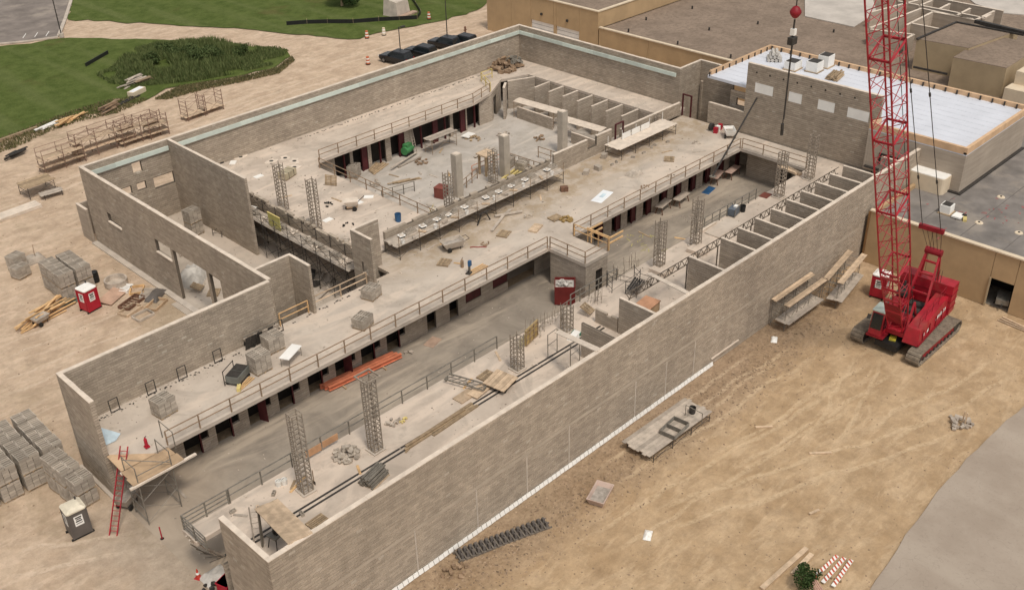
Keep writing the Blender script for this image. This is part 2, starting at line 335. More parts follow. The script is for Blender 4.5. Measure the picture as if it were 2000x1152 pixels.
# ======================= BLOCK WALLS =======================
D, WT = 3.5, 7.7
BL, BH = .4, .2
full_me = {}
def full_mesh(th, mat):
    k = (round(th, 3), mat.name)
    if k not in full_me: full_me[k] = MB().box(-.196, -th/2, -.087, .196, th/2, .087).mesh('block', mat)
    return full_me[k]
def bwall(label, a, b, z0, z1, th=.3, op=(), mat=None, single=0, group=None, cap=True, ragged=0, joints=(), cat='block wall'):
    mat = mat or m_cmu; a = Vector((*a, z0)); b = Vector((*b, z0)); L = (b-a).length; rz = atan2(b.y-a.y, b.x-a.x); H = z1-z0
    t = thing('block_wall', label, cat, a, rz, group)
    us = sorted({0., L}|{min(max(q, 0), L) for o in op for q in o[:2]}); zs = sorted({0., H}|{min(max(q-z0, 0), H) for o in op for q in o[2:]})
    core = MB(); c = th/2-.022
    hole = lambda u, z: any(o[0] < u < o[1] and o[2]-z0 < z < o[3]-z0 for o in op)
    for i in range(len(us)-1):
        for j in range(len(zs)-1):
            if us[i+1]-us[i] < 1e-4 or zs[j+1]-zs[j] < 1e-4 or hole((us[i]+us[i+1])/2, (zs[j]+zs[j+1])/2): continue
            core.box(us[i]+.006 if i == 0 else us[i], -c, zs[j], us[i+1]-.006 if i == len(us)-2 else us[i+1], c, zs[j+1]-((.01+ragged*BH) if j == len(zs)-2 else 0))
    core.build('mortar_core', m_mort, t)
    n = int(round(H/BH)); hh = H/n; blk = []; rot = Matrix.Rotation(rz, 3, 'Z'); rg = random.Random(int(a.x*91+a.y*17+1))
    for k in range(n):
        zc = (k+.5)*hh; cuts = [(0., L)]
        for o in op:
            if o[2]-z0 < zc < o[3]-z0:
                nc = []
                for p, q in cuts:
                    if o[1] <= p or o[0] >= q: nc.append((p, q))
                    else:
                        if o[0]-p > .05: nc.append((p, o[0]))
                        if q-o[1] > .05: nc.append((o[1], q))
                cuts = nc
        off = (k % 2)*BL/2
        for p, q in cuts:
            u = p; first = True
            while u < q-.02:
                nxt = min(q, (math.floor((u-off)/BL+1e-4)+1)*BL+off)
                if q-nxt < .08: nxt = q
                if not (ragged and k >= n-ragged and rg.random() < .45*(k-n+ragged+1)/ragged): blk.append((u, nxt, zc))
                u = nxt
    idx = set()
    if single:
        cand = []
        for i, (u, v, z) in enumerate(blk):
            if v-u > .395 and abs(hh-BH) < .004:
                p = a+rot @ Vector(((u+v)/2, 0, z)); x, y = proj(p)
                if 0 < x < 2000 and 0 < y < 1152: cand.append(((p-CV).length, i))
        idx = {i for _, i in sorted(cand)[:single]}
    rest = MB(); me = full_mesh(th, mat)
    for i, (u, v, z) in enumerate(blk):
        if i in idx: inst('block', me, t, ((u+v)/2, rg.uniform(-.003,.003), z)); continue
        j = rg.uniform(-.004,.004); rest.box(u+.004, -th/2+j, z-hh/2+.013, v-.004, th/2+j, z+hh/2-.013)
    if rest.v: struct(rest.build('block_courses', mat, t), 'stuff')
    if cap:
        cp = MB(); u = 0.; tops = [o for o in op if o[3] >= z1-.05]
        segs = [(0., L)]
        for o in tops: segs = [s_ for p, q in segs for s_ in ((p, min(q, o[0])), (max(p, o[1]), q)) if s_[1]-s_[0] > .05]
        for p, q in segs:
            u = p
            while u < q-.01:
                v = min(q, u+rg.choice((.4,.8,.8,1.2))); j = rg.uniform(-.006,.012)
                if q-v < .15: v = q
                cp.box(u+(.004 if u > p else 0), -th/2-.008-j*.8, H+.002, v, th/2+.008+j*.5, H+.055+j); u = v
        cp.build('top_plate', m_top, t)
    for u, zt in joints:
        MB().box(u-.05, -th/2-.02, .05, u+.05, -th/2+.002, zt).build('joint_strip', m_conc, t)
    return t
front = bwall('long tall block wall beside the dirt yard with the crane', (0,.15), (70,.15), 0, WT, .3, single=300,
      joints=((9.3,3.4),(14.2,3.3),(18.6,3.3),(22.6,3.4),(29.5,3.3),(33.,3.2),(36.4,3.3)))
MB().box(0,-.157,3.34,70,-.149,3.56).build('bond_beam', M('bond_beam', (.42,.355,.285), .95, .15, .6), front)
bwall('short return wall at the open end, joining the long front wall', (.15,.31), (.15,4.64), 0, WT, .3, single=200)
bwall('narrow block wall end beside the blue tarpaulin and the red ladder', (.15,19.4), (.15,23.69), 0, WT, .3, single=200)
bwall('block wall behind the row of wire frames on the upper deck', (0,23.85), (16.1,23.85), 0, WT, .3, single=300)
OPR = [(39.05-24, 41.67-24, 3.6, 4.9), (47.9-24, 50.4-24, 3.5, 4.5), (33.4-24, 38.7-24, 0, 4.9), (31.3-24, 33.0-24, 1.7, 4.8)]
room = bwall('tall block wall with window holes and a wide doorway facing the porta toilet and pallets', (16.25,24.01), (16.25,54.3), 0, WT, .3, OPR, single=200)
for a, b, z in ((39.05,41.67,3.6),(47.9,50.4,3.5),(31.3,33.0,1.7)): MB().box(a-24.01,.02,z-.02,b-24.01,.24,z+.07).build('sill', m_top, room)
bwall('long block wall with pale foam strip beside the dirt track and scaffolds', (16.41,54.15), (73.19,54.15), 0, WT, .3,
      [(19.3-16.4,20.4-16.4,3.55,4.4),(20.95-16.4,21.9-16.4,3.65,4.4),(22.7-16.4,24.85-16.4,3.3,4.4),(20.9-16.4,21.85-16.4,5.4,6.5)])
bwall('block wall with pale foam strip in front of the tan building with white garage doors', (73.35,29.3), (73.35,54.3), 0, WT)
bwall('free standing block wall inside the corner room beside the stacked pallet', (25,40.6), (25,53.99), 0, WT, .25)
bwall('low block wall joining the corner room wall to the second pod deck', (25.2,44.6), (26.8,44.6), 0, 5.6, .2, mat=m_cmu2)
bwall('short block wall jutting from the corner room toward the wooden guardrail', (16.41,26.1), (19.39,26.1), 0, WT, .22)
bwall('slim block wall end above the pit beside the wooden guardrail', (19.5,23.5), (19.5,26.2), 0, WT, .22)
bwall('narrow block pier with a square hole beside the masons scaffold', (25.3,23.3), (25.3,25.9), 0, WT, .22, [(.7,1.5,4.2,5.3)])
bwall('short block wall forming the back of the holed pier', (25.42,25.8), (27.9,25.8), 0, WT, .22)
bwall('small jog of block wall at the far corner before the white roofed building', (73.51,29.45), (77.0,29.45), 0, WT, .25)
bwall('short block wall closing the jog beside the white roof', (77.13,24.85), (77.13,29.57), 0, WT, .25)
q0, q1 = P(1370,160,5.4), P(1407,142,5.4)
bwall('low block wall box in the far corner beside the maroon door frame', (q0.x, q0.y), (q1.x, q0.y), 0, 5.4, .2)
# end wall under the white-roofed building, with window holes boarded white
ends = bwall('tall block wall with four white boarded windows below the crane hook', (71.5,5.0), (71.5,19.7), 0, 11, .3,
      [(6.07-5,8.31-5,8.2,9.25),(9.67-5,11.48-5,8.2,9.25),(13.26-5,14.74-5,8.15,9.25),(16.54-5,18.66-5,8.1,9.25)])
for i, (a, b) in enumerate(((6.07,8.31),(9.67,11.48),(13.26,14.74),(16.54,18.66))):
    MB().box(a-5+.01, .10, 8.21, b-5-.01, .14, 9.24).build('window_board', m_white, ends)
for k in range(9):
    MB().cb((13.6-k*1.55, .16, 10.25), (.16, .03, .16)).build('beam_pocket', m_door, ends)
bwall('lower block wall left of the boarded windows with a dark hole', (71.5,19.71), (71.5,24.1), 0, 5.7, .3)
bwall('stepped block wall with a small dark window beside the boarded windows', (72.6,19.9), (72.6,22.2), 0, 7.2, .25, [(.5,1.5,5.8,6.7)])
# cell fronts below the decks
DOORS = [(422,824),(486,794),(544.5,763),(603,733),(656.5,706),(707,680),(757,655)]
DOORS2 = [(1160,444),(1195,427),(1225.6,410),(1256.5,391.5),(1287.5,376.7),(1315.7,362),(1345,348),(1373.6,333.6),(1400.5,319),(1433,304)]
ops, frames = [], []
def unit(u, kind):
    if kind == 0: ops.extend([(u-.14, u+1.04, 0, 2.5), (u+1.14, u+1.74, .95, 2.5)]); frames.append((u+1.09, 2.5, .10)); 
    if kind == 1: ops.append((u, u+.95, 0, 2.2))
    if kind == 2: ops.append((u, u+1.75, .85, 2.0))
Y1 = 19.3
lefts = [PY(p[0], p[1], Y1).x for p in DOORS]
for u in [lefts[0]-2.45]+lefts: unit(u, 0)
for p in ((833,613),(877,590)): unit(PY(*p, Y1).x, 1)
for p in ((909,570),(962,545)): unit(PY(*p, Y1).x, 2)
u0 = PY(1017,520,Y1).x; ops.append((u0, u0+1.7, 0, 2.6)); ops.append((36.2, 38.6, 0, 2.7))
right0 = len(ops)
for p in DOORS2:
    u = PY(p[0], p[1], Y1).x; ops.append((u, u+1.35, .0, 2.25))
cf = bwall('row of cell fronts with maroon door frames below the long deck', (.31,Y1+.1), (68.9,Y1+.1), 0, 3.19, .2, [(a-.31,b-.31,c,d) for a,b,c,d in ops], m_cmu2, cap=False)
for u, h, wd in frames:
    MB().box(u-.31-wd/2, -.14, 0, u-.31+wd/2, .08, h).build('door_frame', m_maroon, cf)
for a, b, c, d in ops:
    if b-a > 1.6 and c > .5:
        MB().box(a-.31, -.02, c, b-.31, .02, d-.05).build('window_panel', m_maroon, cf)
for a, b, c, d in ops[right0:]:
    MB().box(a-.31+.62, -.13, 0, a-.31+.74, .08, d).build('door_frame', m_maroon, cf); MB().box(a-.31+.76, .0, .0, b-.31, .05, d-.02).build('door_leaf', m_maroon, cf)
for k, u in enumerate([lefts[0]-2.45]+lefts):
    if k in (2,5): MB().cb((u-.31+.95, -.2, 1.06), (.75,.05,2.1), radians(-70)).build('door_leaf', m_maroon, cf)
MB().box(0,1.0,.02,34,1.06,3.15).build('shade_panel', m_door, cf); MB().box(41.8,1.0,.02,68.3,1.06,3.15).build('shade_panel', m_door, cf); MB().box(0,.12,.031,68.3,1.0,.035).build('shade_floor', m_pallet, cf)  # added panels and darker floor put shade into the cell doorways by colour
for x in (5., 11., 17., 23., 29.):      # cross walls between the lower cells keep them dark
    bwall('block cross wall between the dark lower cells', (x,Y1+1.4), (x,23.68), 0, 3.19, .2, cap=False, group='lower cell cross walls')
bump = bwall('block stair room wall with a dark doorway beside the red bin', (39.4,13.4), (42.2,13.4), 0, 3.3, .2, [(1.3,2.15,0,2.2)], m_cmu2, cap=False)
MB().box(1.3, .12, 0, 2.15, .16, 2.2).build('door_leaf', m_door, bump)
bwall('side wall of the block stair room behind the red bin', (39.5,13.51), (39.5,17.3), 0, 3.19, .2, mat=m_cmu2, cap=False)
bwall('far side wall of the block stair room facing the crane end', (42.1,13.51), (42.1,17.3), 0, 3.19, .2, mat=m_cmu2, cap=False)
bwall('block wall with a dark doorway under the far end walkway', (69.3,9.9), (69.3,17.4), 0, 3.19, .2, [(2.2,3.4,0,2.3)], m_cmu2, cap=False)
bwall('block wall of lower cells under the near deck', (.31,6.0), (69.2,6.0), 0, 3.19, .2, cap=False)
# second pod
Y2 = 48.0; op2 = []
for p in ((657,343),(692,330),(727,316),(765,303),(808,288),(832,279),(855,270),(886,258),(913,248)):
    u = PY(p[0], p[1], Y2).x; op2.append((u-36.31, u-36.31+1.95, 0, 2.75))
cf2 = bwall('row of dark cell doorways below the far deck of the second day room', (36.31,Y2+.1), (62.4,Y2+.1), 0, 3.19, .2, op2, m_cmu2, cap=False)
for i, (a, b, c, d) in enumerate(op2):
    MB().box(a+1.15, -.13, 0, a+1.27, .08, d).build('door_frame', m_maroon, cf2)
    if i % 2: MB().box(a+1.29, 0, 0, b, .05, d-.02).build('door_leaf', m_maroon, cf2)
MB().box(.2,1.0,.02,25.9,1.06,3.15).build('shade_panel', m_door, cf2)  # added near-black panel stands in for the shade inside these doorways
bwall('angled corner block wall with a dark green doorway in the second day room', (62.5,48.2), (66.1,50.4), 0, 3.19, .2, [(.6,1.9,0,2.5)], m_cmu2, cap=False)
MBK = [(67.0,45.5),(67.0,43.25),(67.0,41.0),(66.9,38.75),(66.8,36.5),(66.7,34.3),(66.7,32.1),(66.6,29.85)]
ordn = ['first','second','third','fourth','fifth','sixth','seventh','eighth']
for i, (x, y) in enumerate(MBK):
    bwall('open cell partition, %s counted from the tall corner fin' % ordn[i], (x,y), (69.55,y), 0, 3.42, .2, mat=m_cmu2, group='open cell partitions of the second day room')
bwall('block wall behind the open cell partitions, topped by a walkway', (69.65,28.4), (69.65,49.6), 0, 3.19, .2, mat=m_cmu2, cap=False)
bwall('block wall at the corner left of the open cell partitions', (66.3,49.3), (69.5,47.9), 0, 3.5, .2, mat=m_cmu2)
fin = P(985,240,0)
bwall('tall narrow concrete block fin standing at the day room corner', (63.6,47.2), (65.0,48.3), 0, 3.9, .25, mat=m_cmu2)
# upper partitions in the near pod
PT = [(64.6,4.5),(62.25,4.5),(59.9,4.5),(57.5,4.5),(55.2,4.5),(52.85,4.5),(50.5,4.55),(48.15,4.6),(45.8,4.6),(41.6,4.65),(33.25,4.65)]
ordp = ordn+['ninth','tenth','eleventh']
for i, (x, y) in enumerate(PT):
    bwall('upper cell partition, %s counted from the boarded window wall' % ordp[i], (x,.31), (x,y), D+.005, 6.5, .2, mat=m_cmu2, group='upper cell partitions')
bwall('shorter upper partition beside the long white plank bridge', (29.1,.31), (29.1,4.65), D+.005, 6.35, .2, mat=m_cmu2, cap=False)
bwall('upper partition nearest the boarded window wall, taller than its neighbours', (67.2,.31), (67.2,2.3), D+.005, 7.2, .2, mat=m_cmu2)
q = P(1197,579,4.6)
bwall('knee high block stub with starter bars beside the shoring truss', (33.25,4.8), (33.25,6.9), D+.005, 4.7, .2, mat=m_cmu2, ragged=2, cap=False)
# walls being raised around the second pod
bwall('half built block wall behind the masons scaffold with mortar boards', (29.6,27.35), (50.0,27.35), D+.005, 5.3, .3, ragged=1, cap=False)
bwall('low block wall stub right of the masons scaffold', (50.6,27.35), (59.2,27.35), D+.005, 5.5, .25, [(4.9,6.3,4.6,5.6)])
bwall('half built block wall behind the lower masons scaffold by the corner room', (27.0,27.5), (27.0,44.3), D+.005, 4.7, .3, ragged=2, cap=False)
bwall('low parapet block wall beside the maroon door frame', (61.,27.6), (71.1,27.6), D+.005, 4.9, .25)
# foam strips
def foam(label, a, b, z, ny):
    a = Vector((*a, z)); b = Vector((*b, z)); L = (b-a).length; t = thing('foam_strip', label, 'insulation strip', a, atan2(b.y-a.y, b.x-a.x), 'foam strips along the wall tops')
    k = int(L/2.4); w_ = L/k; me = MB().box(.004, -.06, 0, w_-.004, .06, .42).mesh('foam_board', m_foam)
    for i in range(k): inst('foam_board', me, t, (i*w_, ny*.09, random.uniform(-.01,.01)))
foam('pale green foam strip along the wall beside the dirt track', (25.3,53.98), (73.1,53.98), 6.72, -1)
foam('green foam strip in the corner room above the small window hole', (16.6,53.98), (24.8,53.98), 6.72, -1)
foam('pale green foam strip on the wall before the tan building', (73.18,29.8), (73.18,53.8), 6.72, 1)
# white drainage strip at the foot of the front wall
t = thing('base_strip', 'white ribbed strip along the foot of the long front wall', 'drainage strip', (5,-.02,0))
me = MB().cb((0,-.10,.16),(.36,.06,.30),0,radians(-18)).mesh('strip_panel', m_white)
for i in range(85): inst('strip_panel', me, t, (i*.4, random.uniform(-.01,.01), 0))
MB().cb((34.2+1.2,-.06,.62),(3.6,.1,.1)).build('loose_batten', m_top, t)
# ======================= FLOORS AND DECKS =======================
def deck_mat(name, c0, c1, dirtc, streak, sand=False, spill=False):
    n = N(name); a = n.noise(.32, 6, .65, None, .6); f = n.noise(4.5, 4, .7); s = n.noise(.35, 5, .6, n.mapv(streak, .12), 1.0)
    c = n.mix(n.ramp(a, .3, .7), (*c0,1), (*c1,1)); c = n.mix(n.math('MULTIPLY', n.ramp(s, .47, .64), .7), c, (*dirtc,1))
    c = n.mix(n.math('MULTIPLY', n.ramp(n.noise(.9, 6, .72), .54, .7), .42), c, (.31,.26,.21,1))
    c = n.mix(n.math('MULTIPLY', n.ramp(f, .6, .75), .3), c, (.24,.20,.16,1))
    c = n.mix(n.math('MULTIPLY', n.ramp(n.noise(.14, 5, .7, None, 1.2), .54, .62), .28), c, (.27,.235,.20,1))
    if sand:      # sand and mortar trodden along the corridor below the masons' scaffold
        x, y, z = n.xyz(); k = n.math('MULTIPLY', n.ramp(n.math('ADD', y, n.math('MULTIPLY', n.math('SUBTRACT', a, .5), 6)), 20.5, 24.5), n.ramp(x, 24, 32))
        c = n.mix(n.math('MULTIPLY', k, n.ramp(n.noise(.8, 6, .7), .36, .62, .25, .9)), c, (.36,.275,.185,1))
    if spill:      # yard dirt carried in at the open end
        x, y, z = n.xyz(); k = n.ramp(n.math('ADD', x, n.math('MULTIPLY', n.math('SUBTRACT', n.noise(.35, 6, .7), .5), 12)), 2.5, 9, 1, 0)
        c = n.mix(k, c, n.mix(n.ramp(a, .3, .7), (.32,.262,.205,1), (.42,.345,.27,1)))
    n.bump(f, .15, .02); return n.out(c, .9, 0, .15)
m_deck = deck_mat('deck_concrete', (.45,.385,.325), (.57,.495,.42), (.64,.535,.44), (.3,1,1), True)
m_deck2 = deck_mat('dusty_deck_concrete', (.455,.38,.315), (.58,.495,.415), (.68,.565,.465), (.3,1.2,1))
m_floor = deck_mat('day_room_floor', (.225,.192,.158), (.35,.30,.245), (.49,.41,.325), (.2,1.1,1), False, True)
m_floor2 = deck_mat('second_day_room_floor', (.40,.36,.315), (.50,.455,.41), (.58,.515,.45), (.3,1.2,1))
m_slab = deck_mat('room_slab', (.40,.34,.28), (.50,.43,.36), (.55,.46,.38), (1,.3,1))
def slab(name, poly, z0, z1, m): return struct(MB().prism(poly, z0, z1).build(name, m))
slab('day_room_floor', [(.0,4.7),(.31,4.7),(.31,.31),(71.3,.31),(71.3,19.2),(.0,19.2)], -.1, .03, m_floor)
slab('cell_floor', [(.31,19.2),(71.3,19.2),(71.3,23.7),(.31,23.7)], -.1, .028, m_floor)
slab('corner_room_floor', [(16.41,24.2),(36.2,24.2),(36.2,54),(16.41,54)], -.1, .03, m_slab)
slab('doorstep', [(15.0,33.4),(16.4,33.4),(16.4,38.7),(15.0,38.7)], -.1, .045, m_slab)
slab('second_day_room_floor', [(36.3,27.5),(73.1,27.5),(73.1,54),(36.3,54)], -.1, .03, m_floor2)
slab('wall_footing', [(15.55,24.2),(16.09,24.2),(16.09,54.3),(15.55,54.3)], -.1, .12, m_conc)
slab('wall_footing', [(-.25,19.1),(-.01,19.1),(-.01,24.2),(-.25,24.2)], -.1, .12, m_conc)
slab('far_deck', [(.32,17.4),(39.3,17.4),(39.3,13.25),(42.3,13.25),(42.3,17.4),(67.8,17.4),(67.8,9.86),(71.2,9.86),(71.2,27.2),(27.4,27.2),(27.4,24.15),(.32,23.69)][:11]+[(16.4,24.15),(16.4,23.69),(.32,23.69)], 3.2, D, m_deck)
slab('near_deck', [(.32,.32),(71.2,.32),(71.2,9.84),(.0,9.84),(.0,8.3),(1.9,8.3),(1.9,4.7),(.32,4.7)], 3.2, D, m_deck2)
slab('second_pod_deck', [(26.9,27.55),(36.2,27.55),(36.2,46.0),(37.2,47.1),(58.8,47.1),(62.4,48.1),(66.2,50.3),(69.7,49.2),(69.7,28.3),(73.15,28.3),(73.15,53.95),(25.15,53.95),(25.15,44.5),(26.9,44.5)], 3.2, D, m_deck2)
# two dark slots across the near deck where the cell fronts will stand
for y, x1 in ((5.86, 33.0), (6.22, 33.0)):
    struct(MB().box(.6, y-.07, D+.002, x1, y+.07, D+.03).build('floor_track', m_dark))
for x in [1.2+2.4*i for i in range(14)]:
    pass
# starter holes (dark grout pockets with pale grout) in a row along the back of the decks
holes = MB(); pale = MB(); rp = random.Random(5)
for x in [1.6+1.15*i for i in range(13)]+[17.5+1.3*i for i in range(7)]:
    for k in range(rp.choice((2,3,4))):
        cx = x+k*.2+rp.uniform(-.05,.05); cy = 23.25+(.45 if x > 16.4 else 0)+rp.uniform(-.12,.12); holes.cb((cx,cy,D+.006), (rp.uniform(.1,.2),rp.uniform(.08,.16),.008), rp.uniform(0,3))
for i in range(26):
    x = 39+i*1.05
    for k in range(3): holes.cb((x+k*.22+rp.uniform(-.06,.06), 53.3+rp.uniform(-.15,.15), D+.006), (rp.uniform(.12,.22),rp.uniform(.1,.2),.008), rp.uniform(0,3))
struct(holes.build('grout_pockets', m_dark), 'stuff')
# ======================= NEIGHBOURING BUILDINGS =======================
m_tan = M('tan_precast', (.45,.315,.18), .85, .10, .5, bump=.1)
m_tan2 = M('beige_render', (.39,.30,.19), .9, .10, .6)
def gravel(name, c):
    n = N(name); a = n.noise(.3, 5, .6); f = n.noise(2.2, 6, .8); col = n.mix(n.ramp(a, .3, .7), (*[q*.85 for q in c],1), (*[q*1.12 for q in c],1))
    col = n.mix(n.math('MULTIPLY', n.ramp(f, .45, .62), .55), col, (*[q*.55 for q in c],1)); col = n.mix(n.math('MULTIPLY', n.ramp(f, .4, .3), .5), col, (*[min(1,q*1.6) for q in c],1)); n.bump(f, .5, .05); return n.out(col, .95, 0, .1)
m_grav = gravel('roof_gravel', (.26,.20,.155))
m_roofg = M('grey_roof_membrane', (.20,.18,.165), .85, .28, .45, dirt=((.30,.26,.22), .5, .7))
m_wroof = M('white_roof_sheet', (.62,.64,.70), .6, .06, .3)
m_curb = M('timber_curb', (.58,.39,.24), .8, .15, 1, island=.1)
m_cream = M('cream_trim', (.66,.55,.41), .8, .08, 1)
# right-hand tan building with garage doorway
tb = thing('tan_building', 'tan panel building with flat grey roof and a dark garage opening beside the crane', 'building', (61,-.4,0))
def panel_x(x, y0, y1, z0, z1, par, name='wall_panel', m=m_tan, t=.25):
    return MB().box(x, y0+.02, z0, x+t, y1-.02, z1).build(name, m, par, True)
ys = [-.4,-6.0,-11.3,-13.25,-19.,-25.,-31.,-37.]
for a, b in zip(ys, ys[1:]):
    panel_x(61, b, a, 0 if (a, b) != (-11.3,-13.25) else 2.6, 4.95, tb)
MB().box(61.25,-37,4.3,140,-.45,4.6).build('roof', m_roofg, tb, True)
MB().box(60.9,-37,4.96,61.35,-.35,5.08).build('parapet_cap', m_cream, tb, True)
MB().box(61.3,-.75,0,69.7,-.42,4.95).build('side_wall', m_tan, tb, True)
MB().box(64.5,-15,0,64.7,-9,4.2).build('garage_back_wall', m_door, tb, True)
MB().box(61.3,-15,.0,64.5,-9,.02).build('garage_floor', m_floor, tb, True)
MB().box(60.88,-11.42,0,61.0,-11.3,2.65).build('garage_jamb', m_tan2, tb, True)
MB().box(60.85,-.4,0,61.2,-.28,4.9).build('corner_post', M('dark_tan', (.22,.12,.05), .8), tb, True)
t = thing('trailer', 'small grey utility trailer parked inside the garage opening', 'trailer', (61.9,-12.4,0), .3)
MB().box(-.8,-.5,.45,.9,.5,.9).build('tub', m_steel, t); MB().box(-1.2,-.04,.45,-.8,.04,.52).build('tow_bar', m_dark, t)
for s in (-1,1): MB().bar((.1,.5*s,.28),(.1,.62*s,.28),.28,12).build('wheel', m_rub, t)
# gravel-roofed buildings behind
gb = thing('gravel_roof_building', 'low tan building with a wide brown gravel roof behind the block walls', 'building', (87,42,0))
for a, b in ((29.5,36),(36,44.5),(44.5,52.8)): panel_x(87, a, b, 0, 4.45, gb)
MB().box(87.26,-60,4.0,190,52.8,4.3).build('roof', m_grav, gb, True)
MB().box(86.9,29.5,4.46,87.35,52.75,4.6).build('parapet_cap', m_cream, gb, True)
ga = thing('garage_building', 'taller tan panel building with two white roller doors', 'building', (87,64,0))
yy = [52.95,56.3,60.5,61.0,65.3,69.2,74.2]
for a, b in zip(yy, yy[1:]):
    d = (a, b) in ((56.3,60.5),(61.0,65.3)); panel_x(87, a, b, 3.25 if d else 0, 6.5, ga, 'wall_panel', m_tan)
    if d:
        dr = MB().box(87.18,a,0,87.24,b,3.25).build('roller_door', m_white, ga, True)
        for k in range(1,6): MB().box(87.165,a+.05,k*.54,87.18,b-.05,k*.54+.03).build('slat_joint', m_grey, dr, False).location = dr.location*0-Vector((87,64,0))
MB().box(87.25,52.95,4.32,125,53.2,6.5).build('side_wall', m_tan, ga, True)
MB().box(87.25,73.95,0,125,74.2,6.5).build('side_wall', m_tan, ga, True)
MB().box(87.25,53.21,5.9,125,73.94,6.2).build('roof', m_grav, ga, True)
cp = MB(); cp.box(86.9,52.9,6.51,87.35,74.25,6.64); cp.box(87.36,52.85,6.51,125,53.3,6.64); cp.build('parapet_cap', m_cream, ga, True)
for y in (63.2,58.4): MB().box(86.8,y-.15,4.2,86.99,y+.15,4.5).build('wall_lamp', m_dark, ga, True)
for y in (33.,41.,49.): MB().bar((88.5,y,4.3),(88.5,y,4.75),.12,6).build('roof_vent', m_dark, gb, True)
for q in ((1262,40),(1385,60),(1480,48),(1352,18),(1640,130),(1628,64)):
    p = P(*q, 4.3); MB().bar(p, p+Vector((0,0,.4)), .13, 6).build('roof_vent', m_dark, gb, True)
m_pslab = M('pale_roof_slab', (.50,.455,.41), .8, .15, .4)
def poly_at(z, *pts): return [tuple(P(*q, z)[:2]) for q in pts]
MB().prism(poly_at(4.4,(1572,-4),(1704,-4),(1712,25),(1668,53),(1572,32)), 4.31, 4.42).build('pale_slab', m_pslab, gb, True)
MB().prism(poly_at(4.4,(1890,-4),(2040,-4),(2010,30),(1960,26),(1905,8)), 4.31, 4.42).build('pale_slab', m_pslab, gb, True)
rm = thing('roofless_rooms', 'roofless pale block rooms standing on the gravel roof behind the crane boom', 'block rooms', tuple(P(1850,25,4.3)))
for a, b in (((1700,55),(1800,17)),((1770,50),(1822,24)),((1700,25),(1835,-10)),((1800,17),(1905,40)),((1822,24),(1900,38)),((1755,3),(1925,36)),((1825,-4),(1960,22)),((1905,40),(1942,22)),((1870,30),(1895,17)),((1835,18),(1855,8)),((1795,12),(1820,2)),((1920,37),(1935,28)),((1700,58),(1785,68)),((1785,68),(1770,76)),((1780,46),(1840,58))):
    p, q = P(*a, 6.3), P(*b, 6.3); w_ = MB().beam((p.x,p.y,5.3),(q.x,q.y,5.3),.25,1.96).build('wall', m_cmu2, rm, True); MB().beam((p.x,p.y,6.32),(q.x,q.y,6.32),.3,.06).build('top_plate', m_top, rm, True)
ph = thing('penthouse', 'olive beige roof penthouse with two stepped gravel tops behind the white roof', 'penthouse', tuple(P(1850,100,4.3)))
A = poly_at(7.9,(1791,77),(1892,95),(1990,60),(1868,44)); MB().prism(A,4.3,7.9).build('wall', m_tan2, ph, True); MB().prism(A,7.901,7.95).build('roof', m_grav, ph, True)
B = poly_at(7.6,(1862,113),(1966,134),(2040,88),(1930,70)); MB().prism(B,4.3,7.6).build('wall', m_tan2, ph, True); MB().prism(B,7.601,7.66).build('roof', m_grav, ph, True)
for a, b in (((1791,77),(1868,44)),((1868,44),(2000,69))):
    MB().beam(P(*a,8.02),P(*b,8.02),.25,.2).build('roof_edge', m_dark, ph, True)
MB().beam(P(1905,42,8.2),P(2040,74,8.2),.5,.4).build('dark_duct', m_dark, ph, True)
a, b = P(1784,131,5.6), P(1850,145,5.6); MB().beam(a,b,.2,.2).build('pipe', m_dark, ph, True)
cb_ = thing('cream_crates', 'stepped cream blocks beside the roof penthouse', 'blocks', tuple(P(1990,180,4.3)))
MB().cb(P(1992,185,5.2), (3,2.4,1.8)).build('block', m_cream, cb_, True); MB().cb(P(2012,165,5.9), (3,2.4,3.2)).build('block', m_cream, cb_, True)
# white-roofed block building
wb = thing('white_roof_building', 'block building with a flat white sheeted roof and timber curb', 'building', (76,8,0))
RP = [(69.9,-4.1),(83.5,-4.1),(83.5,24.7),(71.7,24.7),(71.7,5.2),(69.9,5.2)]
MB().prism(RP, 8.2, 8.5).build('roof', m_wroof, wb, True)
for i in range(6):
    a, b = Vector(RP[i]), Vector(RP[(i+1) % 6])
    if i == 3: continue
    d = (b-a).normalized(); n_ = Vector((-d.y, d.x))
    if i in (0,4,5):
        MB().beam((*(a+n_*.12+d*.25),6.245),(*(b+n_*.12),6.245),.24,3.89).build('block_wall', m_cmu2, wb, True)
    MB().beam((*(a+n_*.13),8.62),(*(b+n_*.13-d*.29),8.62),.30,.62).build('roof_curb', m_curb, wb, True)
for k in range(24):
    y = -3+k*1.18; MB().box(83.0,y,8.5,83.2,y+.1,8.93).build('curb_bracket', m_dark, wb, True)
for k in range(10):
    x = 71.5+k*1.2; MB().box(x,24.3,8.5,x+.1,24.4,8.93).build('curb_bracket', m_dark, wb, True)
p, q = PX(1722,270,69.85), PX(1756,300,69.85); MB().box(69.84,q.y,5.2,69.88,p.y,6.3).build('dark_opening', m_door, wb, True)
MB().box(69.6,-4.4,4.6,83.6,-4.12,4.75).build('base_flashing', m_dark, wb, True); MB().box(69.6,-4.12,4.6,69.88,5,4.75).build('base_flashing', m_dark, wb, True)
for k in range(1,12):
    x = 70+k*1.15; MB().box(x,-3.9 if x < 71.9 else -3.9,8.501,x+.05,5.0 if x < 71.9 else 24.3,8.512).build('roof_seam', M('seam_grey', (.57,.59,.645), .6) if k == 1 else bpy.data.materials['seam_grey'], wb, True)
